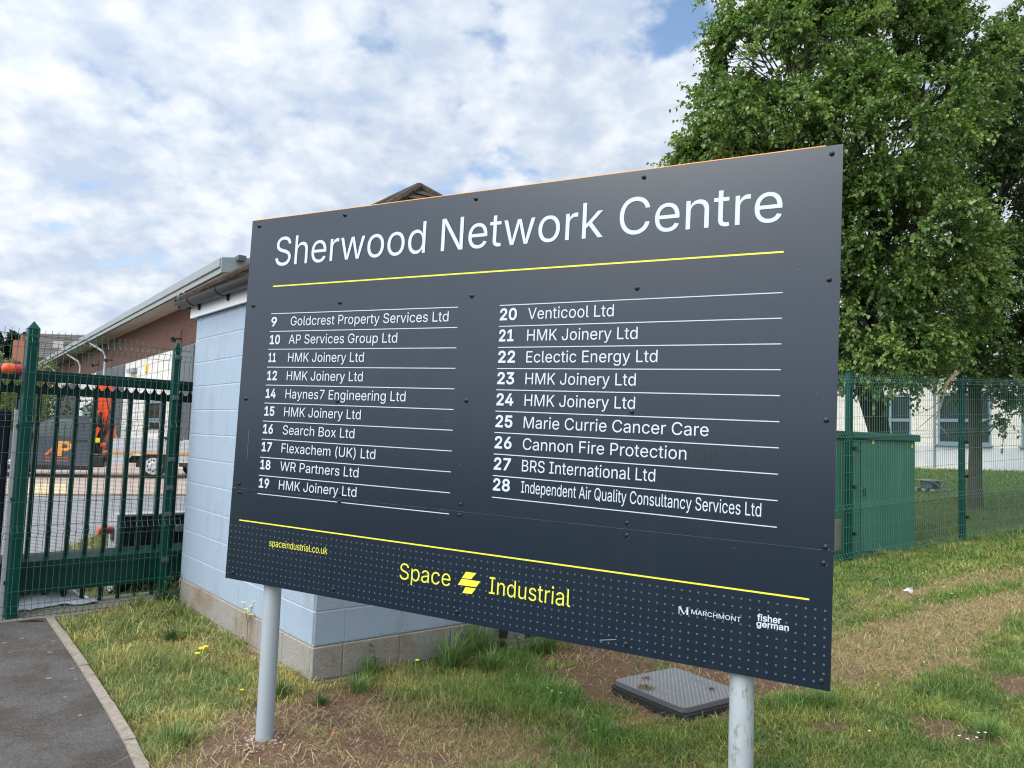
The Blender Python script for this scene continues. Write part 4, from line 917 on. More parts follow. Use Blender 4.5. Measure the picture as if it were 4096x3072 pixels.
b = MB(); b.prism(xz([(2.1 + .50 * math.cos(a), .385 + .44 * math.sin(a)) for a in np.linspace(-.1, math.pi + .1, 14)], .0), (0, .35, 0)); b.build('wheel_arch', M_['black'], tk, True)
for wx, wy, out in ((2.1, .0, -1), (2.1, 1.9, 1), (-1.95 + .25, .02, -1), (-1.95 + .25, 1.88, 1)):
    b = MB(); b.lathe((wx, wy, .385), (0, out, 0), [(.25, .0), (.36, -.01), (.385, -.05), (.385, -.20), (.36, -.24), (.2, -.24)], 28); w_ = b.build('wheel', M_['tyre'], tk, True, True)
    b = MB(); b.lathe((wx, wy, .385), (0, out, 0), [(.262, .006), (.25, .012), (.21, -.02), (.13, .02), (.10, .06), (.05, .06), (0, .05)], 24)
    b.build('rim', M_['rim'], w_, True, True)
    b = MB()
    for k in range(8): a = k * math.pi / 4; b.lathe((wx + .17 * math.cos(a), wy + out * .001, .385 + .17 * math.sin(a)), (0, out, 0), [(.026, 0), (.024, .02), (0, .021)], 8)
    b.build('wheel_holes', M_['black'], w_, True)
b = MB(); b.prism(xz([(.26, 2.30), (.18, 2.78), (.22, 2.92), (.62, 2.90), (.68, 2.40), (.72, 1.55), (.44, 1.5)], .45), (0, .28, 0)); b.prism(xz([(.62, 2.05), (.80, 1.62), (.84, 1.12), (.60, 1.08), (.56, 1.55)], .30), (0, .22, 0)); b.prism(xz([(-.02 + .28, .72), (.30, 1.10), (.42, 1.50), (.34, 1.55), (.18, 1.1), (.16, .72)], .1), (0, .1, 0)); b.box((.72, .2, .80), (.18, .1, .04)); b.v = [(x + .12, y, z) for x, y, z in b.v]; b.box((.45, .6, 2.92), (.20, .10, .05), None, .02); b.box((.66, .3, 1.0), (.10, .14, .06), None, .02); b.lathe((.42, .29, 2.0), (0, -1, 0), [(.07, 0), (.07, .03), (0, .04)], 12); cr_ = b.build('crane', M_['craneorange'], tk, True)
b = MB(); b.box((.45, .55, 1.25), (.14, .18, .55), None, .02); b.box((.85, .25, .85), (.12, .14, .25), None, .02); b.tube([(.52, .25, 2.0), (.40, .22, 1.3), (.52, .2, .8)], .05, 8); b.tube([(.25, .3, 1.8), (.1, .3, 1.2), (.3, .25, .9)], .02, 6); b.tube([(.1, .2, 2.15), (.32, .3, 2.35), (.2, .3, 1.6)], .045, 6); [b.tube([(.60 + .04 * k, .28, 2.6 - .2 * k), (.74 + .05 * k, .2, 2.0 - .1 * k), (.62 + .03 * k, .24, 1.3), (.55, .2, .9)], .018, 6) for k in range(3)]; b.build('hydraulics', M_['black'], cr_, True)
b = MB(); b.box((.50, .06, 1.14), (.06, .012, .07), None, .004); b.build('label_plate', M_['signyellow'], cr_, True)
rb_ = MB()
for k in range(70):
    x = random.uniform(1.75, 3.0); y = random.uniform(.2, 1.5); hh = .62 * math.exp(-((x - 2.4) / .42) ** 2) * math.exp(-((y - .8) / .7) ** 2); z = .88 + random.random() * hh
    a = random.uniform(-.6, .6); rb_.tube([(x - .18 * math.cos(a), y - .1, z - .08 * a), (x, y, z + random.uniform(-.02, .03)), (x + .18 * math.cos(a), y + .1, z + .1 * a)], random.uniform(.03, .075), 6)
ld = rb_.build('log_load', M_['rubble'], None, True); ld.location = (TR[0], TR[1], .014); ld.rotation_euler = (0, 0, trz); tag(ld, 'heap of brown logs and branches lying on the flatbed of the truck', 'logs')
# white car further along, mostly hidden by the blue building
CP = onz(735, 1905, 0); wc = thing('parked_car', 'white parked car behind the truck, mostly hidden by the blue wall', 'car', (CP[0], CP[1], .014), trz)
b = MB(); b.prism(xz([(-.5, .30), (-.52, .62), (-.35, .82), (.55, .92), (1.2, 1.38), (2.4, 1.42), (3.1, 1.0), (3.6, .92), (3.65, .32)], 0), (0, 1.7, 0)); b.build('body', M_['alu'], wc, True)
b = MB(); b.prism(xz([(.75, .95), (1.28, 1.32), (2.35, 1.36), (2.9, .98)], -.01), (0, .012, 0)); b.build('side_window', M_['glass'], wc, True); b = MB(); b.prism([(.6, .1, .945), (.6, 1.6, .945), (1.18, 1.55, 1.37), (1.18, .15, 1.37)], (-.012, 0, .008)); b.build('windscreen', M_['glass'], wc, True)
for x in (.25, 2.85):
    for y, out in ((.0, -1), (1.7, 1)):
        b = MB(); b.lathe((x, y, .31), (0, out, 0), [(.2, .0), (.30, -.005), (.31, -.04), (.31, -.18), (.2, -.2)], 20); w_ = b.build('wheel', M_['tyre'], wc, True, True); b = MB(); b.lathe((x, y, .31), (0, out, 0), [(.2, .005), (.18, .012), (0, .02)], 16); b.build('rim', M_['rim'], w_, True)
for y in (.2, 1.5): b = MB(); b.box((-.45, y, .68), (.06, .14, .06), None, .02); b.build('headlight', M_['glass'], wc, True)

# ------------------------------------------------------------------ far houses, wood and bushes at the left
def house(xa, xb, ytop, ybot, Y, label, chim=None, depth=7):
    a = ony(xa, ytop, Y); c = ony(xb, ytop, Y); e = ony(xa, ybot, Y - 3)[2]; top = (a[2] + c[2]) / 2; d = np.array([c[0] - a[0], 0, 0]); L_ = np.linalg.norm(d); d /= L_; n = np.array([0, -1.0, 0]); mid = (a + c) / 2; mid[2] = 0
    h = thing('house', label, 'house', mid)
    b = MB(); b.box(mid + up * e / 2, (L_ / 2 - .3, depth / 2 - .4, e / 2), (d, n, up)); b.build('wall', M_['housebrick'], h)
    b = MB(); p0 = mid - d * L_ / 2; b.prism([p0 + n * depth / 2 + up * e, p0 + up * top, p0 - n * depth / 2 + up * e], d * L_)
    nr = 14
    for r in range(nr):
        t0, t1 = r / nr, (r + 1) / nr; A_ = p0 + n * depth / 2 * (1 - t0) + up * (e + (top - e) * t0); B_ = p0 + n * depth / 2 * (1 - t1) + up * (e + (top - e) * t1); b.prism([A_ + up * .10, B_ + up * .03, B_, A_], d * L_)
    rf_ = b.build('roof', M_['walltile'], h)
    b = MB(); b.box(mid + n * depth * .24 + up * (e + (top - e) * .54), (.5, .35, .32), (d, n, up)); b.build('rooflight', M_['soffit'], rf_)
    if chim is not None:
        P = mid + d * (L_ * chim); P[2] = top; b = MB(); b.box(P + up * .3, (.45, .45, 1.2), (d, n, up), .03); b.tube([P + up * 1.5, P + up * 2.0], .16, 8); b.build('chimney', M_['housebrick'], rf_)
house(150, 420, 1340, 1432, 72, 'house with long grey tiled roof and vertical chimney, left of the brick unit', None)
house(-260, 96, 1438, 1470, 58, 'house with low brown tiled roof at the left edge behind the beacon', .47)

def rand_dirs(n):
    v = RNG.normal(size=(n, 3)); return v / np.linalg.norm(v, axis=1)[:, None]
def leaf_mesh(name, P, D, Nn, size, wid, col, m, parent=None, curl=.18):
    """ovate leaves, folded along the midrib: base, two shoulders, tip and midrib points"""
    n = len(P); D = D / (np.linalg.norm(D, axis=1)[:, None] + 1e-9); Sd = np.cross(D, Nn); Sd /= np.linalg.norm(Sd, axis=1)[:, None] + 1e-9; U = np.cross(Sd, D)
    s = size[:, None]; w = (size * wid)[:, None]
    b0 = P; m1 = P + D * s * .45 - U * s * curl * .2; tip = P + D * s - U * s * curl * 1.3
    l1 = P + D * s * .40 + Sd * w * .5 + U * w * .18; r1 = P + D * s * .40 - Sd * w * .5 + U * w * .18
    l2 = P + D * s * .72 + Sd * w * .34 + U * w * .05 - U * s * curl * .5; r2 = P + D * s * .72 - Sd * w * .34 + U * w * .05 - U * s * curl * .5
    co = np.stack([b0, l1, l2, tip, r2, r1, m1], 1).reshape(-1, 3); k = np.arange(n)[:, None] * 7
    f4 = np.concatenate([k + np.array([[0, 6, 2, 1]]), k + np.array([[0, 5, 4, 6]])]); f3 = np.concatenate([k + np.array([[6, 3, 2]]), k + np.array([[6, 4, 3]])])
    off = offset_of(parent) if parent is not None else 0
    return np_mesh(name, co - off, f4, f3, np.repeat(col, 7, axis=0), m, parent)
def tree(name, label, base, trunk_pts, trunk_r, lobes, n_cl, n_tw, n_lf, lsize, cols, bark, group, up_bias=.25, limb_from=.55):
    """lobes: (centre, radii). clusters sit near the lobe shells; twigs fan out of every cluster and carry the leaves"""
    t = thing(name, label, 'tree', base, group=group)
    tr = MB(); tr.tube(trunk_pts, trunk_r, 14); tp = [np.asarray(p, float) for p in trunk_pts]; head = tp[-1]
    wts = np.array([l[1][0] * l[1][1] + l[1][0] * l[1][2] for l in lobes]); wts = wts / wts.sum()
    P_all = []; D_all = []; C_all = []; br = MB()
    limb_nodes = []
    for c, r in lobes:
        c = np.asarray(c, float); st_ = tp[max(0, int(len(tp) * limb_from))] + (head - tp[max(0, int(len(tp) * limb_from))]) * random.random()
        mid = (st_ + c) / 2 + np.array([random.uniform(-.2, .2), random.uniform(-.2, .2), .25]); pts = [st_, (st_ + mid) / 2 + RNG.normal(0, .05, 3), mid, (mid + c) / 2 + RNG.normal(0, .06, 3), c]
        r0 = trunk_r[-1] * .55; tr.tube(pts, [r0, r0 * .8, r0 * .6, r0 * .42, r0 * .25], 7); limb_nodes.append(pts)
    for li in range(len(lobes)):
        c, r = np.asarray(lobes[li][0], float), np.asarray(lobes[li][1], float); k = max(3, int(n_cl * wts[li]))
        d = rand_dirs(k); d[:, 2] = d[:, 2] * .9 + up_bias * .3; rad = RNG.uniform(.55, 1.0, k) ** .6
        cl_ = c + d * r * rad[:, None]
        for P in cl_:
            pts = limb_nodes[li]; j = int(np.argmin([np.linalg.norm(p - P) for p in pts[1:]])) + 1; s0 = pts[j] + (pts[j - 1] - pts[j]) * random.random(); s0 = s0 + (P - s0) * random.uniform(.25, .6); md = (s0 + P) / 2 + np.array([0, 0, .08]) + RNG.normal(0, .05, 3)
            br.tube([s0, md, P], [.014, .009, .004], 4)
            out = (P - c) / (np.linalg.norm(P - c) + 1e-6); tone = RNG.normal(0, 1)
            nt = max(2, int(n_tw * RNG.uniform(.6, 1.4)))
            dv = rand_dirs(nt) * .85 + out * .75; dv[:, 2] += up_bias; dv /= np.linalg.norm(dv, axis=1)[:, None]; ln = RNG.uniform(.22, .55, nt)
            for q_ in range(nt):
                m_ = max(4, int(n_lf * RNG.uniform(.6, 1.3))); tt = np.linspace(.12, 1, m_); bend = np.array([0, 0, -.10]); base_p = P + dv[q_] * ln[q_] * tt[:, None] + bend * (tt ** 2)[:, None]
                if q_ % 2 == 0: br.tube([P, P + dv[q_] * ln[q_] * .5 + bend * .25, P + dv[q_] * ln[q_] + bend], [.005, .0035, .002], 3, False)
                sd_ = rand_dirs(m_) * .9 + dv[q_] * .6 + np.array([0, 0, -.55]); P_all.append(base_p + RNG.normal(0, .012, (m_, 3))); D_all.append(sd_); C_all.append(np.full(m_, tone))
    P_all = np.concatenate(P_all); D_all = np.concatenate(D_all); C_all = np.concatenate(C_all); n = len(P_all)
    nn_ = rand_dirs(n) * .7 + np.array([0, 0, .9]); size = lsize * RNG.uniform(.65, 1.25, n)
    c0, c1, c2 = (np.array(c) for c in cols); w = np.clip(.5 + .22 * C_all + RNG.normal(0, .22, n), 0, 1)[:, None]
    col = np.where(w < .5, c0 + (c1 - c0) * w * 2, c1 + (c2 - c1) * (w - .5) * 2) * RNG.uniform(.85, 1.15, (n, 1))
    tr.build('trunk', bark, t, smooth=True); br.build('branches', M_['barkdark'], t)
    leaf_mesh('crown', P_all, D_all, nn_, size, .72, col, M_['leaf'], t)
    return t
def L3(px, py, Y, rx, ry, rz): return (ony(px, py, Y), (rx, ry, rz))
LEAFC = ((0.052, 0.108, 0.030), (0.118, 0.200, 0.050), (0.225, 0.290, 0.080))
T1 = np.array([6.25, 12.6, tz(6.25, 12.6)])
tree('broadleaf_tree', 'large leafy tree with a leaning dark trunk, nearest behind the sign', T1, [T1 - up * .2, T1 + np.array([-.08, 0, .7]), ony(3515, 1720, 12.55), ony(3478, 1560, 12.4), ony(3440, 1380, 12.4), ony(3400, 1150, 12.3), ony(3380, 900, 12.3)],
     [.21, .17, .165, .20, .17, .13, .09],
     [L3(3150, 250, 12.0, 1.25, 1.3, 1.1), L3(3050, 560, 11.6, 1.15, 1.2, .85), L3(2930, 520, 12.4, .75, .9, .9), L3(3450, 150, 12.4, 1.3, 1.4, 1.2), L3(3500, 560, 11.3, 1.5, 1.2, 1.1), L3(3300, 850, 12.2, 1.4, 1.3, .9), L3(3600, 950, 11.4, 1.2, 1.2, 1.0),
      L3(3420, 1220, 11.9, 1.1, 1.2, .75), L3(3560, 1440, 11.6, .9, 1.0, .42), L3(2870, 640, 12.2, .62, .8, .36), L3(3700, 300, 12.8, 1.2, 1.3, 1.2), L3(3200, -150, 12.4, 1.5, 1.4, 1.0), L3(3620, -200, 12.6, 1.5, 1.4, 1.0), L3(3720, 1230, 12.0, 1.0, 1.1, .8), L3(3390, 1450, 12.2, .7, .9, .35)],
     1050, 12, 20, .063, LEAFC, M_['barkdark'], 'leafy trees behind the mesh fence')
T2 = np.array([9.31, 15.43, tz(9.31, 15.43)])
tree('broadleaf_tree', 'slimmer leafy tree with a straight upright grey trunk rising beyond the mesh fence', T2, [T2 - up * .2, T2 + up * .6, ony(3902, 1800, 15.4), ony(3898, 1550, 15.35), ony(3900, 1300, 15.3), ony(3930, 1000, 15.2), ony(3960, 700, 15.2)], [.16, .125, .12, .115, .11, .09, .06],
     [L3(3960, 480, 15.0, 1.25, 1.4, 1.4), L3(4080, 380, 15.4, 1.3, 1.4, 1.5), L3(3990, 820, 14.6, 1.5, 1.4, 1.4), L3(4200, 640, 15.2, 1.6, 1.5, 1.7), L3(3850, 1150, 14.8, 1.4, 1.4, 1.1), L3(4120, 1150, 14.8, 1.5, 1.5, 1.2), L3(3960, 1440, 15.0, 1.3, 1.3, .6), L3(4150, 1480, 14.8, 1.0, 1.2, .7), L3(4060, 1640, 14.6, .45, .6, .30), L3(4080, 150, 15.6, .5, .7, .7), L3(4350, 250, 15.8, 1.5, 1.5, 1.7)],
     720, 12, 19, .070, ((0.045, 0.088, 0.027), (0.080, 0.140, 0.040), (0.145, 0.215, 0.062)), M_['bark'], 'leafy trees behind the mesh fence')
# pale dead branch caught over the fence
db = MB(); pb = [ony(x, y, 11.15) for x, y in ((3830, 1488), (3785, 1535), (3772, 1590), (3757, 1640), (3740, 1690), (3735, 1720))]; db.tube(pb, [.026, .022, .018, .012, .008, .004], 7)
for a, pts in ((3, [(3757, 1640), (3700, 1690), (3660, 1722)]), (2, [(3772, 1590), (3730, 1630), (3650, 1665)]), (4, [(3740, 1690), (3770, 1715), (3795, 1745)]), (1, [(3785, 1535), (3750, 1570), (3735, 1600)])): db.tube([ony(x, y, 11.2) for x, y in pts], [.009, .006, .002], 5)
o = db.build('dead_branch', M_['deadwood'], None, smooth=True); tag(o, 'pale bare dead branch hanging over the mesh fence beside a post', 'branch')

# far wood and bushes at the left
def bush(name, label, cat, P, r, n, ls, cols, kind=None, group=None, conif=False):
    d = rand_dirs(n); rad = RNG.uniform(.3, 1, n) ** .5; lump = 1 + .35 * np.sin(d[:, 0] * 5 + P[0]) * np.cos(d[:, 1] * 4 + 1) ; pts = np.asarray(P, float) + d * np.asarray(r) * (rad * lump)[:, None]; pts = pts[pts[:, 2] > .0]; n = len(pts)
    dd = rand_dirs(n) + np.array([0, 0, .3]); w = RNG.random((n, 1)); col = np.array(cols[0]) * (1 - w) + np.array(cols[1]) * w
    o = leaf_mesh(name, pts, dd, rand_dirs(n), ls * RNG.uniform(.6, 1.3, n), .7, col, M_['leaf']); return tag(o, label, cat, group, kind)
pts = []; cl = []
for k in range(60):
    px = RNG.uniform(-700, 125); Yc = RNG.uniform(230, 290); top = ony(px, 1362 + RNG.uniform(-6, 14) + .02 * (px - 60), Yc); h = top[2]; nb_ = 420
    zz = RNG.random(nb_) ** .8 * (h + 2); rr = (1.08 - zz / (h + 2)) * 5.5 * (.6 + .4 * RNG.random(nb_)); an = RNG.random(nb_) * 6.283
    pts.append(np.stack([top[0] + rr * np.cos(an), Yc + rr * np.sin(an), zz], 1)); cl.append(np.full(nb_, RNG.uniform(.7, 1.2)))
pts = np.concatenate(pts); cl = np.concatenate(cl)[:, None]; n = len(pts)
o = leaf_mesh('conifer_wood', pts, rand_dirs(n) + np.array([0, 0, .2]), rand_dirs(n), RNG.uniform(1.2, 2.6, n), .7, np.array([0.030, 0.042, 0.028]) * cl * RNG.uniform(.6, 1.4, (n, 1)), M_['leaf']); tag(o, 'dark conifer wood on the skyline', 'wood', kind='stuff')
GC = ((0.07, 0.11, 0.03), (0.14, 0.18, 0.05))
bp = ony(52, 1500, 34); bush('garden_bush', 'yellow green bush beyond the fence below the beacon', 'bush', (bp[0], bp[1], bp[2] - 1.0), (1.5, 1.2, 1.6), 2600, .16, GC)
bp = ony(180, 1440, 46); bush('garden_bush', 'small pale green bush in front of the tiled house roof', 'bush', (bp[0], bp[1], bp[2] - 2.0), (.8, .8, 2.2), 900, .17, GC)
bp = ony(20, 1740, 40); bush('garden_bush', 'dark green hedge at the left edge behind the navy gate post', 'hedge', (bp[0] - 1, bp[1], 1.2), (6.5, 1.2, 2.4), 4500, .2, ((0.03, 0.06, 0.02), (0.06, 0.10, 0.03)))

# ------------------------------------------------------------------ manhole cover
mB, mL, mF = onz(2699, 2662, .095), onz(2452, 2712, .095), onz(2736, 2828, .095)
e1 = mL - mB; e2 = np.cross(up, e1); e2 = e2 if e2[1] < 0 else -e2
l1 = np.linalg.norm(e1); e1 /= l1; e2 /= np.linalg.norm(e2); e2f = mF - mL; l2 = np.linalg.norm(e2f); e2 = e2f / l2
e1 = e1 - e2 * (e1 @ e2) * .5; e1 /= np.linalg.norm(e1)
mc = (mB + mL) / 2 + e2 * l2 / 2; 
mh = thing('manhole_cover', 'raised grey plastic access cover with studded top, on bare soil behind the lichen speckled post', 'access cover', (mc[0], mc[1], tz(mc[0], mc[1])))
def rrect(c, a, b, ha, hb, r, z):
    pts = []
    for (sx, sy, a0) in ((1, 1, 0), (-1, 1, 90), (-1, -1, 180), (1, -1, 270)):
        for k in range(5): an = math.radians(a0 + 90 * k / 4); pts.append(c + a * (sx * (ha - r) + r * math.cos(an)) + b * (sy * (hb - r) + r * math.sin(an)) + up * z)
    return pts
mcz = tz(mc[0], mc[1]); mc = np.array([mc[0], mc[1], 0]); zt = mcz + .072
b = MB(); b.prism(rrect(mc, e1, e2, l1 / 2, l2 / 2, .05, zt - .035), up * .031); b.build('lid', M_['cover'], mh)
b = MB(); b.prism(rrect(mc, e1, e2, l1 / 2 + .006, l2 / 2 + .006, .052, -.02), up * (zt - .018)); b.prism(rrect(mc, e1, e2, l1 / 2 + .022, l2 / 2 + .022, .06, -.02), up * (mcz + .050)); b.build('frame', M_['coverside'], mh)
b = MB(); n1_, n2_ = int(l1 / .0175), int(l2 / .0175)
for i in range(1, n1_):
    for j in range(1, n2_):
        if (i + j) % 2: continue
        x, y = (i / n1_ - .5) * l1, (j / n2_ - .5) * l2
        if abs(abs(x) - l1 * .33) < .03 and abs(y) < .1: continue
        P = mc + e1 * x + e2 * y + up * (zt - .0045); b.add([P + e1 * .0075, P + e2 * .0055, P - e1 * .0075, P - e2 * .0055, P + up * .0040], [(0, 1, 4), (1, 2, 4), (2, 3, 4), (3, 0, 4)])
b.build('studs', mat('worn_stud', (.26, .265, .27), .45), mh)
for (px, py, r) in ((2582, 2752, .05), (2590, 2715, .03), (2846, 2757, .02)):
    P = onz(px, py, zt); b = MB()
    for k in range(60 if r > .04 else 22): a = random.random() * 6.28; q_ = math.sqrt(random.random()) * r; b.tube([P + np.array([q_ * math.cos(a), q_ * math.sin(a), .0]), P + np.array([q_ * math.cos(a) + random.uniform(-.015, .015), q_ * math.sin(a) + random.uniform(-.01, .01), random.uniform(.004, .016)])], .0022, 4, False)
    o = b.build('moss_clump', M_['moss']); tag(o, {.05: 'largest clump of dry moss on the access cover', .03: 'thin scrap of moss near the back edge of the access cover', .02: 'small moss speck beside the post on the access cover'}[r], 'moss')

# ------------------------------------------------------------------ grass and plants
def blades(name, P, h, w, lean, col, label=None, kind='stuff', m=None):
    n = len(P); an = RNG.random(n) * 6.283; d = np.stack([np.cos(an), np.sin(an), np.zeros(n)], 1); la = RNG.random(n) * 6.283; ld_ = np.stack([np.cos(la), np.sin(la), np.zeros(n)], 1)
    h = h[:, None]; w = w[:, None]; lean = lean[:, None]
    b0 = P - d * w / 2; b1 = P + d * w / 2; mid = P + ld_ * h * lean * .35 + np.array([0, 0, 1]) * h * (.62 - .10 * lean); tip = P + ld_ * h * lean * 1.0 + np.array([0, 0, 1]) * h * np.clip(1.0 - .55 * lean, .12, 1)
    m0 = mid - d * w * .38; m1 = mid + d * w * .38
    co = np.stack([b0, b1, m1, m0, tip], 1).reshape(-1, 3); k = np.arange(n)[:, None] * 5
    cc_ = np.repeat(col, 5, 0).reshape(n, 5, 3); cc_ = cc_.reshape(-1, 3)
    o = np_mesh(name, co, k + np.array([[0, 1, 2, 3]]), k + np.array([[3, 2, 4]]), cc_, m or M_['grass'])
    return tag(o, label, kind=kind)
def ground_z(x, y):
    on = (x > -4.2) & (x < 9.5) & (y > 3.3) & (y < 12.2)
    return terrain(x, y) + np.where(on, (fbm(x, y, 2.2) - .5) * .05 + (fbm(x, y, 9) - .5) * .028 - .012, 0) - patches([(4090, 2790, .35, .5, -.3, 1.0)], x, y) * .20
def in_cover(x, y, m=.02):
    a = (x - mc[0]) * e1[0] + (y - mc[1]) * e1[1]; b_ = (x - mc[0]) * e2[0] + (y - mc[1]) * e2[1]; return (abs(a) < l1 / 2 + m) & (abs(b_) < l2 / 2 + m)
def front_of_fences(x, y):
    f1 = ((x - FA[0]) * FN[0] + (y - FA[1]) * FN[1]) > -.02
    f2 = (((x - A1[0]) * RNRM[0] + (y - A1[1]) * RNRM[1]) > -.25) | (x < .2)
    return f1 & f2
def scatter(n, x0, x1, y0, y1):
    x = RNG.uniform(x0, x1, n); y = RNG.uniform(y0, y1, n)
    ok = (~inside_bld(x, y, .01)) & (~on_path(x, y)) & (~in_cover(x, y)) & (np.hypot(x - PL[0], y - PL[1]) > .055) & (np.hypot(x - PR[0], y - PR[1]) > .055)
    # keep to what a viewer near the photograph's position could see
    ok &= (np.abs(x) < y * .80 + .5)
    return x[ok], y[ok]
def grass_zone(n, x0, x1, y0, y1, wscale, hscale, nm):
    x, y = scatter(n, x0, x1, y0, y1); k = front_of_fences(x, y); x, y = x[k], y[k]
    so, st, lu = soil_straw_lush(x, y); clump = fbm(x, y, 5.0); tuft = sstep(.56, .72, fbm(x + 90, y + 13, 2.6))
    leftside = sstep(.3, -.6, x + .25 * (y - 5)) 
    keep = RNG.random(len(x)) < np.clip((1 - .97 * so) * (1 - .45 * st) * (.55 + .9 * clump), 0.012, 1)
    x, y, so, st, lu, tuft, leftside = (a[keep] for a in (x, y, so, st, lu, tuft, leftside)); n = len(x)
    green = RNG.random(n) > (.10 + .55 * st + .13 * leftside * (1 - lu))
    h = hscale * RNG.gamma(5, .2, n) * (.042 + .045 * lu + .045 * tuft * (1 - st) + .016 * leftside) * np.where(green, 1, .9) * (1 - .35 * st)
    w = wscale * RNG.uniform(.6, 1.4, n) * .0037 * np.where(green, 1, .75)
    lean = np.clip(np.where(green, RNG.normal(.85, .4, n), RNG.normal(1.1, .4, n)), .1, 1.6)
    gcol = np.array([0.170, 0.232, 0.058]) * (1 - lu[:, None]) + np.array([0.118, 0.222, 0.046]) * lu[:, None]; gcol = gcol * (1 - .6 * leftside[:, None]) + np.array([0.262, 0.264, 0.096]) * .6 * leftside[:, None]
    scol = np.array([0.50, 0.385, 0.215]) * RNG.uniform(.40, 1.25, (n, 1)); scol = np.where(RNG.random((n, 1)) < .35, scol * np.array([.55, .48, .42]), scol)
    yel = RNG.random((n, 1)); hue = fbm(x + 31, y + 57, 4.5)[:, None] - .5; gcol = gcol * (1 + np.clip(hue * 2.2, -.45, .5) * np.array([1.0, .45, .6])); gcol = gcol * RNG.uniform(.40, 1.75, (n, 1)) * (1 - .35 * (yel > .75)) + (yel > .75) * np.array([0.19, 0.18, 0.05]) * .35
    col = np.where(green[:, None], gcol, scol)
    P = np.stack([x, y, ground_z(x, y) - .004], 1)
    return blades(nm, P, h, w, lean, col, 'short mixed green and straw coloured grass')
grass_zone(420000, -4.2, 4.6, 3.35, 6.0, 1.0, 1.0, 'grass')
grass_zone(260000, -4.2, 7.0, 6.0, 8.6, 1.5, 1.05, 'grass')
grass_zone(150000, 1.0, 9.5, 8.6, 12.4, 2.2, 1.1, 'grass')
# straw litter lying on the soil
x, y = scatter(60000, -2.2, 7.5, 3.35, 9.0); so, st, lu = soil_straw_lush(x, y); k = RNG.random(len(x)) < np.clip(.06 + .55 * st + .14 * so - .3 * lu, 0, 1); x, y = x[k], y[k]; k = front_of_fences(x, y); x, y = x[k], y[k]; n = len(x)
blades('straw_litter', np.stack([x, y, ground_z(x, y) + .004], 1), RNG.uniform(.03, .10, n), RNG.uniform(.0025, .0055, n), RNG.uniform(1.2, 2.2, n), np.array([0.42, 0.315, 0.185]) * RNG.uniform(.35, 1.35, (n, 1)), 'dry straw and dead stalks lying on the soil')
# verge behind the gate and lawn behind the right fence
x = RNG.uniform(-9, -1.5, 26000); y = RNG.uniform(7.0, 13, 26000); ro = (x - R0[0]) * RN[0] + (y - R0[1]) * RN[1]; fo_ = (x - FA[0]) * FN[0] + (y - FA[1]) * FN[1]; k = (ro < -.05) & (fo_ < -.62) & (~on_drive(x, y)) & (~inside_bld(x, y, .05)) & ((y + .35 * x) > 6.3); x, y = x[k], y[k]; n = len(x)
blades('verge_grass', np.stack([x, y, terrain(x, y)], 1), RNG.uniform(.05, .16, n), RNG.uniform(.006, .012, n), RNG.uniform(.3, 1.3, n), np.where(RNG.random((n, 1)) < .5, np.array([[.14, .15, .04]]), np.array([[.30, .27, .12]])) * RNG.uniform(.7, 1.3, (n, 1)), 'yellow green roadside verge grass')
x = RNG.uniform(.3, 17.5, 130000); y = 8 + 21.5 * RNG.random(130000) ** 1.3; fr_ = (x - A1[0]) * RNRM[0] + (y - A1[1]) * RNRM[1]; wl = (x - WQ[0]) * WN[0] + (y - WQ[1]) * WN[1]; k = (fr_ < -.05) & (wl > .6) & (x / y > .02) & (x / y < .8) & (~inside_bld(x, y, .1)); x, y = x[k], y[k]; n = len(x); sz = y / 12
blades('lawn_grass', np.stack([x, y, terrain(x, y) - .01], 1), RNG.uniform(.04, .11, n) * sz ** .6, RNG.uniform(.005, .010, n) * sz, RNG.uniform(.2, 1.1, n), np.array([0.11, 0.17, 0.04]) * RNG.uniform(.6, 1.35, (n, 1)), 'green lawn grass behind the mesh fence')
# broad low leaves among the grass
x, y = scatter(26000, -3.8, 6.5, 3.4, 9.0); so, st, lu = soil_straw_lush(x, y); k = (RNG.random(len(x)) < (.25 + .7 * lu) * (1 - so) * (1 - .7 * st)) & front_of_fences(x, y) & (fbm(x + 5, y + 70, 3.2) > .47); x, y = x[k], y[k]; n = len(x)
d = rand_dirs(n); d[:, 2] = np.abs(d[:, 2]) * .5 + .1
tag(leaf_mesh('ground_weeds', np.stack([x, y, ground_z(x, y) + .012], 1), d, np.tile([0, 0, 1.0], (n, 1)) + RNG.normal(0, .3, (n, 3)), RNG.uniform(.018, .045, n), .55, np.array([0.14, 0.215, 0.085]) * RNG.uniform(.65, 1.4, (n, 1)), M_['grass']), 'low broad leaved weeds and clover among the grass', kind='stuff')
# small stones and crumbs of soil
st_ = MB(); x, y = scatter(2600, -1.6, 3.2, 3.5, 7.0); so, a_, b_ = soil_straw_lush(x, y); k = so > .5
for xx, yy in zip(x[k][:700], y[k][:700]):
    r = random.uniform(.003, .010); zz = float(ground_z(np.array([xx]), np.array([yy]))[0]); v = rand_dirs(6) * r * RNG.uniform(.6, 1.2, (6, 1)); st_.add([np.array([xx, yy, zz]) + np.array(p) for p in ((r, 0, 0), (0, r, 0), (-r, 0, 0), (0, -r, 0), (0, 0, r * .8), (0, 0, -r))] , [(0, 1, 4), (1, 2, 4), (2, 3, 4), (3, 0, 4)])
tag(st_.build('soil_crumbs', mat('soil_crumb', (.22, .16, .12), .95, var=.4, vscale=30)), 'small stones and crumbs of soil', kind='stuff')
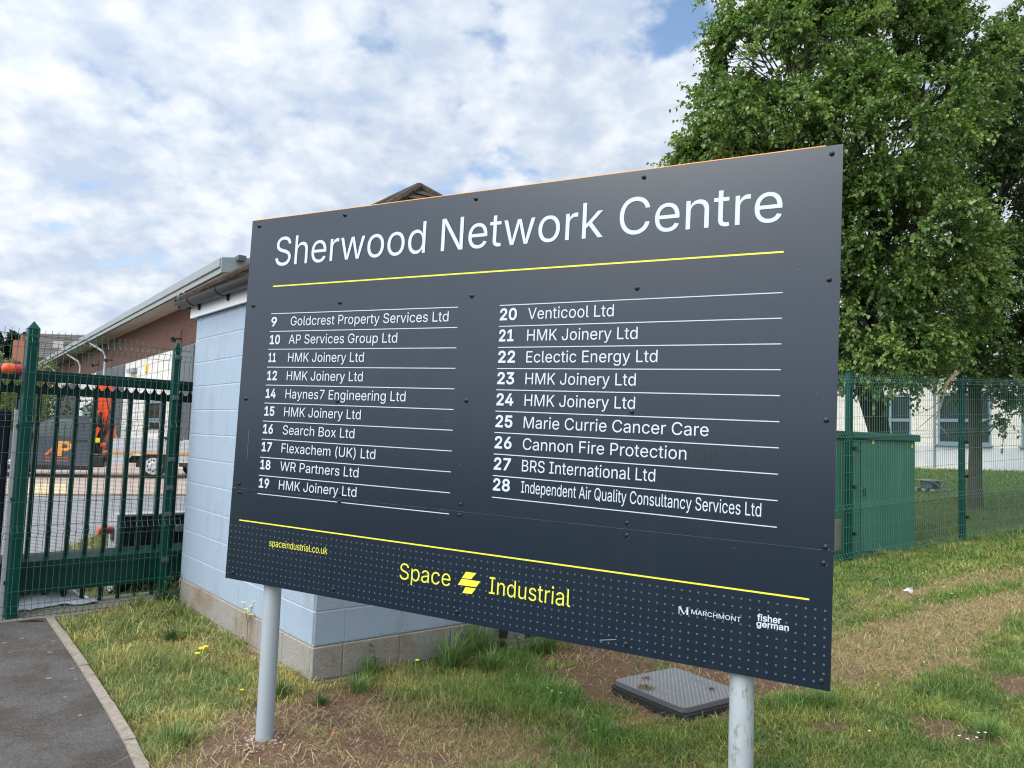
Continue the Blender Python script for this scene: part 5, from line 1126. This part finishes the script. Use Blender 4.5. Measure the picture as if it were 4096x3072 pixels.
# pale chewing gum and grit specks on the path
gs = MB()
for k in range(80):
    yy = random.uniform(3.7, 6.1); xx = edge_x(yy) - random.uniform(.12, 1.7); r = random.choice([.003, .003, .004, .005, .006, .008, .013, .018]) ; gs.face([(xx + r * (1 + .25 * math.sin(3 * a + k)) * math.cos(a), yy + r * (1 + .2 * math.cos(2 * a + k)) * math.sin(a), .0185) for a in np.linspace(0, 6.283, 9, endpoint=False)])
tag(gs.build('gum_spots', mat('pale_gum', (.17, .16, .135), .9)), 'pale trodden spots on the asphalt path', kind='stuff')

# taller tufts: each one a plant
def tuft(P, n, h, w, col, label, group, name='grass_tuft', cat='grass tuft', spread=.05):
    P = np.asarray(P, float); a = RNG.random(n) * 6.283; out = RNG.random(n); pts = P + np.stack([np.cos(a), np.sin(a), np.zeros(n)], 1) * (RNG.random(n) * spread)[:, None]
    ld = np.stack([np.cos(a), np.sin(a), np.zeros(n)], 1) + RNG.normal(0, .25, (n, 3)) * [1, 1, 0]; hh = h * RNG.uniform(.45, 1.1, n); le = np.clip(RNG.normal(.45, .25, n), .05, 1.1)
    d = np.stack([-np.sin(a), np.cos(a), np.zeros(n)], 1); rows_ = []
    for t_, ww in ((0, 1), (.4, .9), (.75, .6), (1, .08)):
        c = pts + ld * (hh * le * t_ ** 2)[:, None] + up * (hh * (t_ - .42 * le * t_ ** 2))[:, None]; rows_ += [c - d * w * ww / 2, c + d * w * ww / 2]
    co = np.stack(rows_, 1).reshape(-1, 3); k = np.arange(n)[:, None] * 8; f4 = np.concatenate([k + np.array([[2 * i, 2 * i + 1, 2 * i + 3, 2 * i + 2]]) for i in range(3)])
    cl_ = np.repeat(np.array(col) * RNG.uniform(.65, 1.35, (n, 1)), 8, 0)
    return tag(np_mesh(name, co, f4, None, cl_, M_['grass']), label, cat, group)
def gp_(px, py):
    P = onz(px, py, 0)
    for _ in range(4): P = onz(px, py, float(ground_z(np.array([P[0]]), np.array([P[1]]))[0]))
    return P
GT = [0.125, 0.205, 0.062]
TU = [((1430, 2770), 90, .16, 'small tuft on the soil between the smooth grey post and the plinth'), ((1120, 2790), 110, .12, 'low dark tuft directly beside the smooth grey sign post'), ((1285, 2815), 80, .07, 'tiny dark cushion of grass on bare soil'), ((1900, 2640), 150, .42, 'tall grass tuft against the plinth below the sign'),
      ((1790, 2680), 120, .34, 'leafy tuft left of the tallest grass at the plinth'), ((1955, 2690), 140, .20, 'broad tuft just left of the black downpipe'), ((2150, 2625), 120, .22, 'upright tuft in front of the black louvred door'), ((2200, 2610), 90, .24, 'arching tuft at the right end of the plinth'),
      ((700, 2990), 120, .17, 'bright green tuft at the path edge in the foreground'), ((680, 2560), 130, .12, 'dark clump in the middle of the lawn beside the path'), ((3290, 2840), 150, .16, 'lush tuft below the lowest corner of the sign'), ((2070, 2800), 140, .14, 'lush tuft in the middle foreground grass'), ((1470, 2720), 100, .20, 'grass clump near the plinth corner'),
      ((3950, 2960), 110, .18, 'grass tuft standing beside the group of five daisies'), ((3690, 2790), 120, .10, 'dark weed clump above the bare soil bank'), ((560, 2440), 90, .18, 'weedy tuft in front of the mesh fence'), ((650, 2425), 110, .22, 'dark weed clump at the foot of the slim fence post')]
for (p, n, h, lab) in TU: tuft(gp_(*p), n, h, .006 if h < .2 else .008, GT if 'dark' not in lab else [0.060, 0.110, 0.040], lab, 'taller grass tufts', spread=.06 if h < .25 else .09)
def leafy_stem(P, h, n, col, label, group, ls=.05, stems=3):
    pts = []; ds = []; st = MB(); t = thing('tall_weed', label, 'weed', P, group=group)
    for s_ in range(stems):
        a = random.random() * 6.28; top = np.asarray(P) + np.array([.10 * math.cos(a), .06 * math.sin(a), h * random.uniform(.7, 1.0)]); st.tube([P, (np.asarray(P) + top) / 2 + np.array([.01, 0, 0]), top], [.004, .003, .0015], 5)
        for k in range(n): u = RNG.uniform(.1, 1); b_ = 2.4 * k; pts.append(np.asarray(P) * (1 - u) + top * u); ds.append([math.cos(b_), math.sin(b_), .35 + .3 * u])
    st.build('stem', mat('weed_stem', tuple(col), .7), t); n_ = len(pts)
    leaf_mesh('leaves', np.array(pts), np.array(ds), np.tile([0, 0, 1.0], (n_, 1)) + RNG.normal(0, .2, (n_, 3)), ls * RNG.uniform(.5, 1.2, n_), .30, np.array(col) * RNG.uniform(.7, 1.3, (n_, 1)), M_['grass'], t)
    return t
for p, h, lab in (((640, 2420), .34, 'tall feathery weed at the fence beside the slim post'), ((703, 2412), .30, 'upright leafy weed in the corner of fence and wall'), ((1500, 2700), .30, 'leafy weed growing against the concrete plinth'), ((2085, 2640), .30, 'upright leafy weed beside the downpipe'), ((1950, 2640), .50, 'tallest leafy weed in the grass below the sign'), ((3480, 2200), .35, 'weed at the foot of the fence post beside the green cabinet')):
    leafy_stem(gp_(*p), h, 16, [0.055, 0.105, 0.035], lab, 'tall leafy weeds')
def flower_plant(P, h, lab, heads, name='yellow_flower_plant', cat='wild flower', group='yellow flowering weeds', r=.011, petal='petal', stem_col=(0.10, 0.13, 0.05)):
    t = thing(name, lab, cat, P, group=group); P = np.asarray(P, float); st = MB(); hd = MB()
    for k in range(heads):
        a = 6.283 * k / heads + .4; top = P + np.array([(.012 + .06 * h * 4 * .3) * math.cos(a) * (1 if heads > 1 else .3), .05 * math.sin(a) * min(1, h * 3), h * (1 - .12 * (k % 3))]); fork = P + np.array([0, 0, h * .55]); st.tube([P, fork, top], [.0022, .0018, .0012], 5)
        n_ = 9
        for j in range(n_):
            b_ = 6.283 * j / n_; dv = np.array([math.cos(b_), math.sin(b_), .25]); sd_ = np.array([-math.sin(b_), math.cos(b_), 0]); hd.add([top, top + dv * r * .6 + sd_ * r * .3, top + dv * r, top + dv * r * .6 - sd_ * r * .3], [(0, 1, 2, 3)])
        hd.lathe(top, up, [(r * .35, 0), (r * .3, r * .3), (0, r * .4)], 8)
    st.build('stem', mat('flower_stem', stem_col, .7), t); hd.build('flower_head', M_[petal], t); return t
flower_plant(gp_(985, 2600), .36, 'tall thin plant with yellow flowers growing against the plinth', 6, r=.020)
flower_plant(gp_(800, 2690), .17, 'cluster of yellow flowers in the middle of the lawn beside the path', 4, r=.022)
flower_plant(gp_(962, 2800), .06, 'single yellow flower near the smooth grey sign post', 1, r=.014); flower_plant(gp_(657, 2506), .05, 'single yellow flower in the lawn near the fence', 1, r=.013)
flower_plant(gp_(1660, 2740), .16, 'single orange yellow flower in front of the concrete plinth', 1, r=.018); flower_plant(gp_(3775, 2368), .05, 'upper yellow flower on the field beyond the sign', 1, r=.022); flower_plant(gp_(3805, 2395), .05, 'lower yellow flower on the field beyond the sign', 1, r=.020)
gv = MB()
for k in range(110):
    a = random.random() * 6.283; q_ = .05 + abs(random.gauss(0, .045)); xx, yy = PL[0] + q_ * math.cos(a), PL[1] + q_ * math.sin(a) - .02; r = random.uniform(.004, .011); zz = float(ground_z(np.array([xx]), np.array([yy]))[0]); gv.add([np.array([xx, yy, zz + r * .3]) + np.array(q) * random.uniform(.7, 1.2) for q in ((r, 0, 0), (0, r, 0), (-r, 0, 0), (0, -r, 0), (0, 0, r * .8))], [(0, 1, 4), (1, 2, 4), (2, 3, 4), (3, 0, 4)])
tag(gv.build('gravel', mat('pinkish_gravel', (.30, .23, .20), .95, var=.4, vscale=40)), 'small pinkish gravel round the foot of the sign post', kind='stuff')
for (px, py, lab) in ((3835, 2985, 'lowest left daisy in the lower right corner group'), (3868, 2998, 'daisy lowest on the bare bank'), (3912, 2972, 'uppermost daisy right of centre in the corner group'), (3940, 2972, 'rightmost daisy in the corner group'), (3905, 2992, 'middle daisy of the corner group'), (2186, 2788, 'leftmost daisy in the central grass'), (2205, 2800, 'daisy between two others in the central grass'), (2238, 2808, 'rightmost daisy in the central grass'), (2375, 2960, 'lone daisy in front of the access cover'), (3695, 2680, 'lone daisy on the straw strip beside the sign'), (3475, 2965, 'lone daisy just beyond the lichen speckled post')):
    flower_plant(gp_(px, py), .055, lab, 1, 'daisy', 'daisy', 'white daisies in the grass', .0095, 'whitepetal')
P = gp_(3632, 2380) + up * .03; b = MB(); b.add([P + np.array(v) for v in ((-.06, 0, .01), (-.01, -.02, .05), (.05, .0, .06), (.07, .03, .02), (.03, -.02, -.02), (-.02, -.03, .02))], [(0, 1, 4, 5), (1, 2, 3, 4)]); o = b.build('paper_scrap', M_['paper']); tag(o, 'crumpled scrap of white paper on the grass right of the sign', 'litter')
P = gp_(1340, 2946) + up * .012; b = MB(); b.tube([P + np.array(v) for v in ((-.02, -.006, 0), (0, .004, .004), (.022, .008, .002))], [.002, .005, .003], 6); o = b.build('plastic_scrap', M_['redtag']); tag(o, 'small strip of red plastic lying on the bare soil', 'litter')
P = gp_(130, 2500); b = MB().tube([P + np.array([-.10, -.03, .03]), P + np.array([0, 0, .035]), P + np.array([.08, .02, .03])], [.008, .012, .005], 6); tag(b.build('twig', M_['barkdark']), 'dark broken twig on the path at the foot of the fence', 'twig')
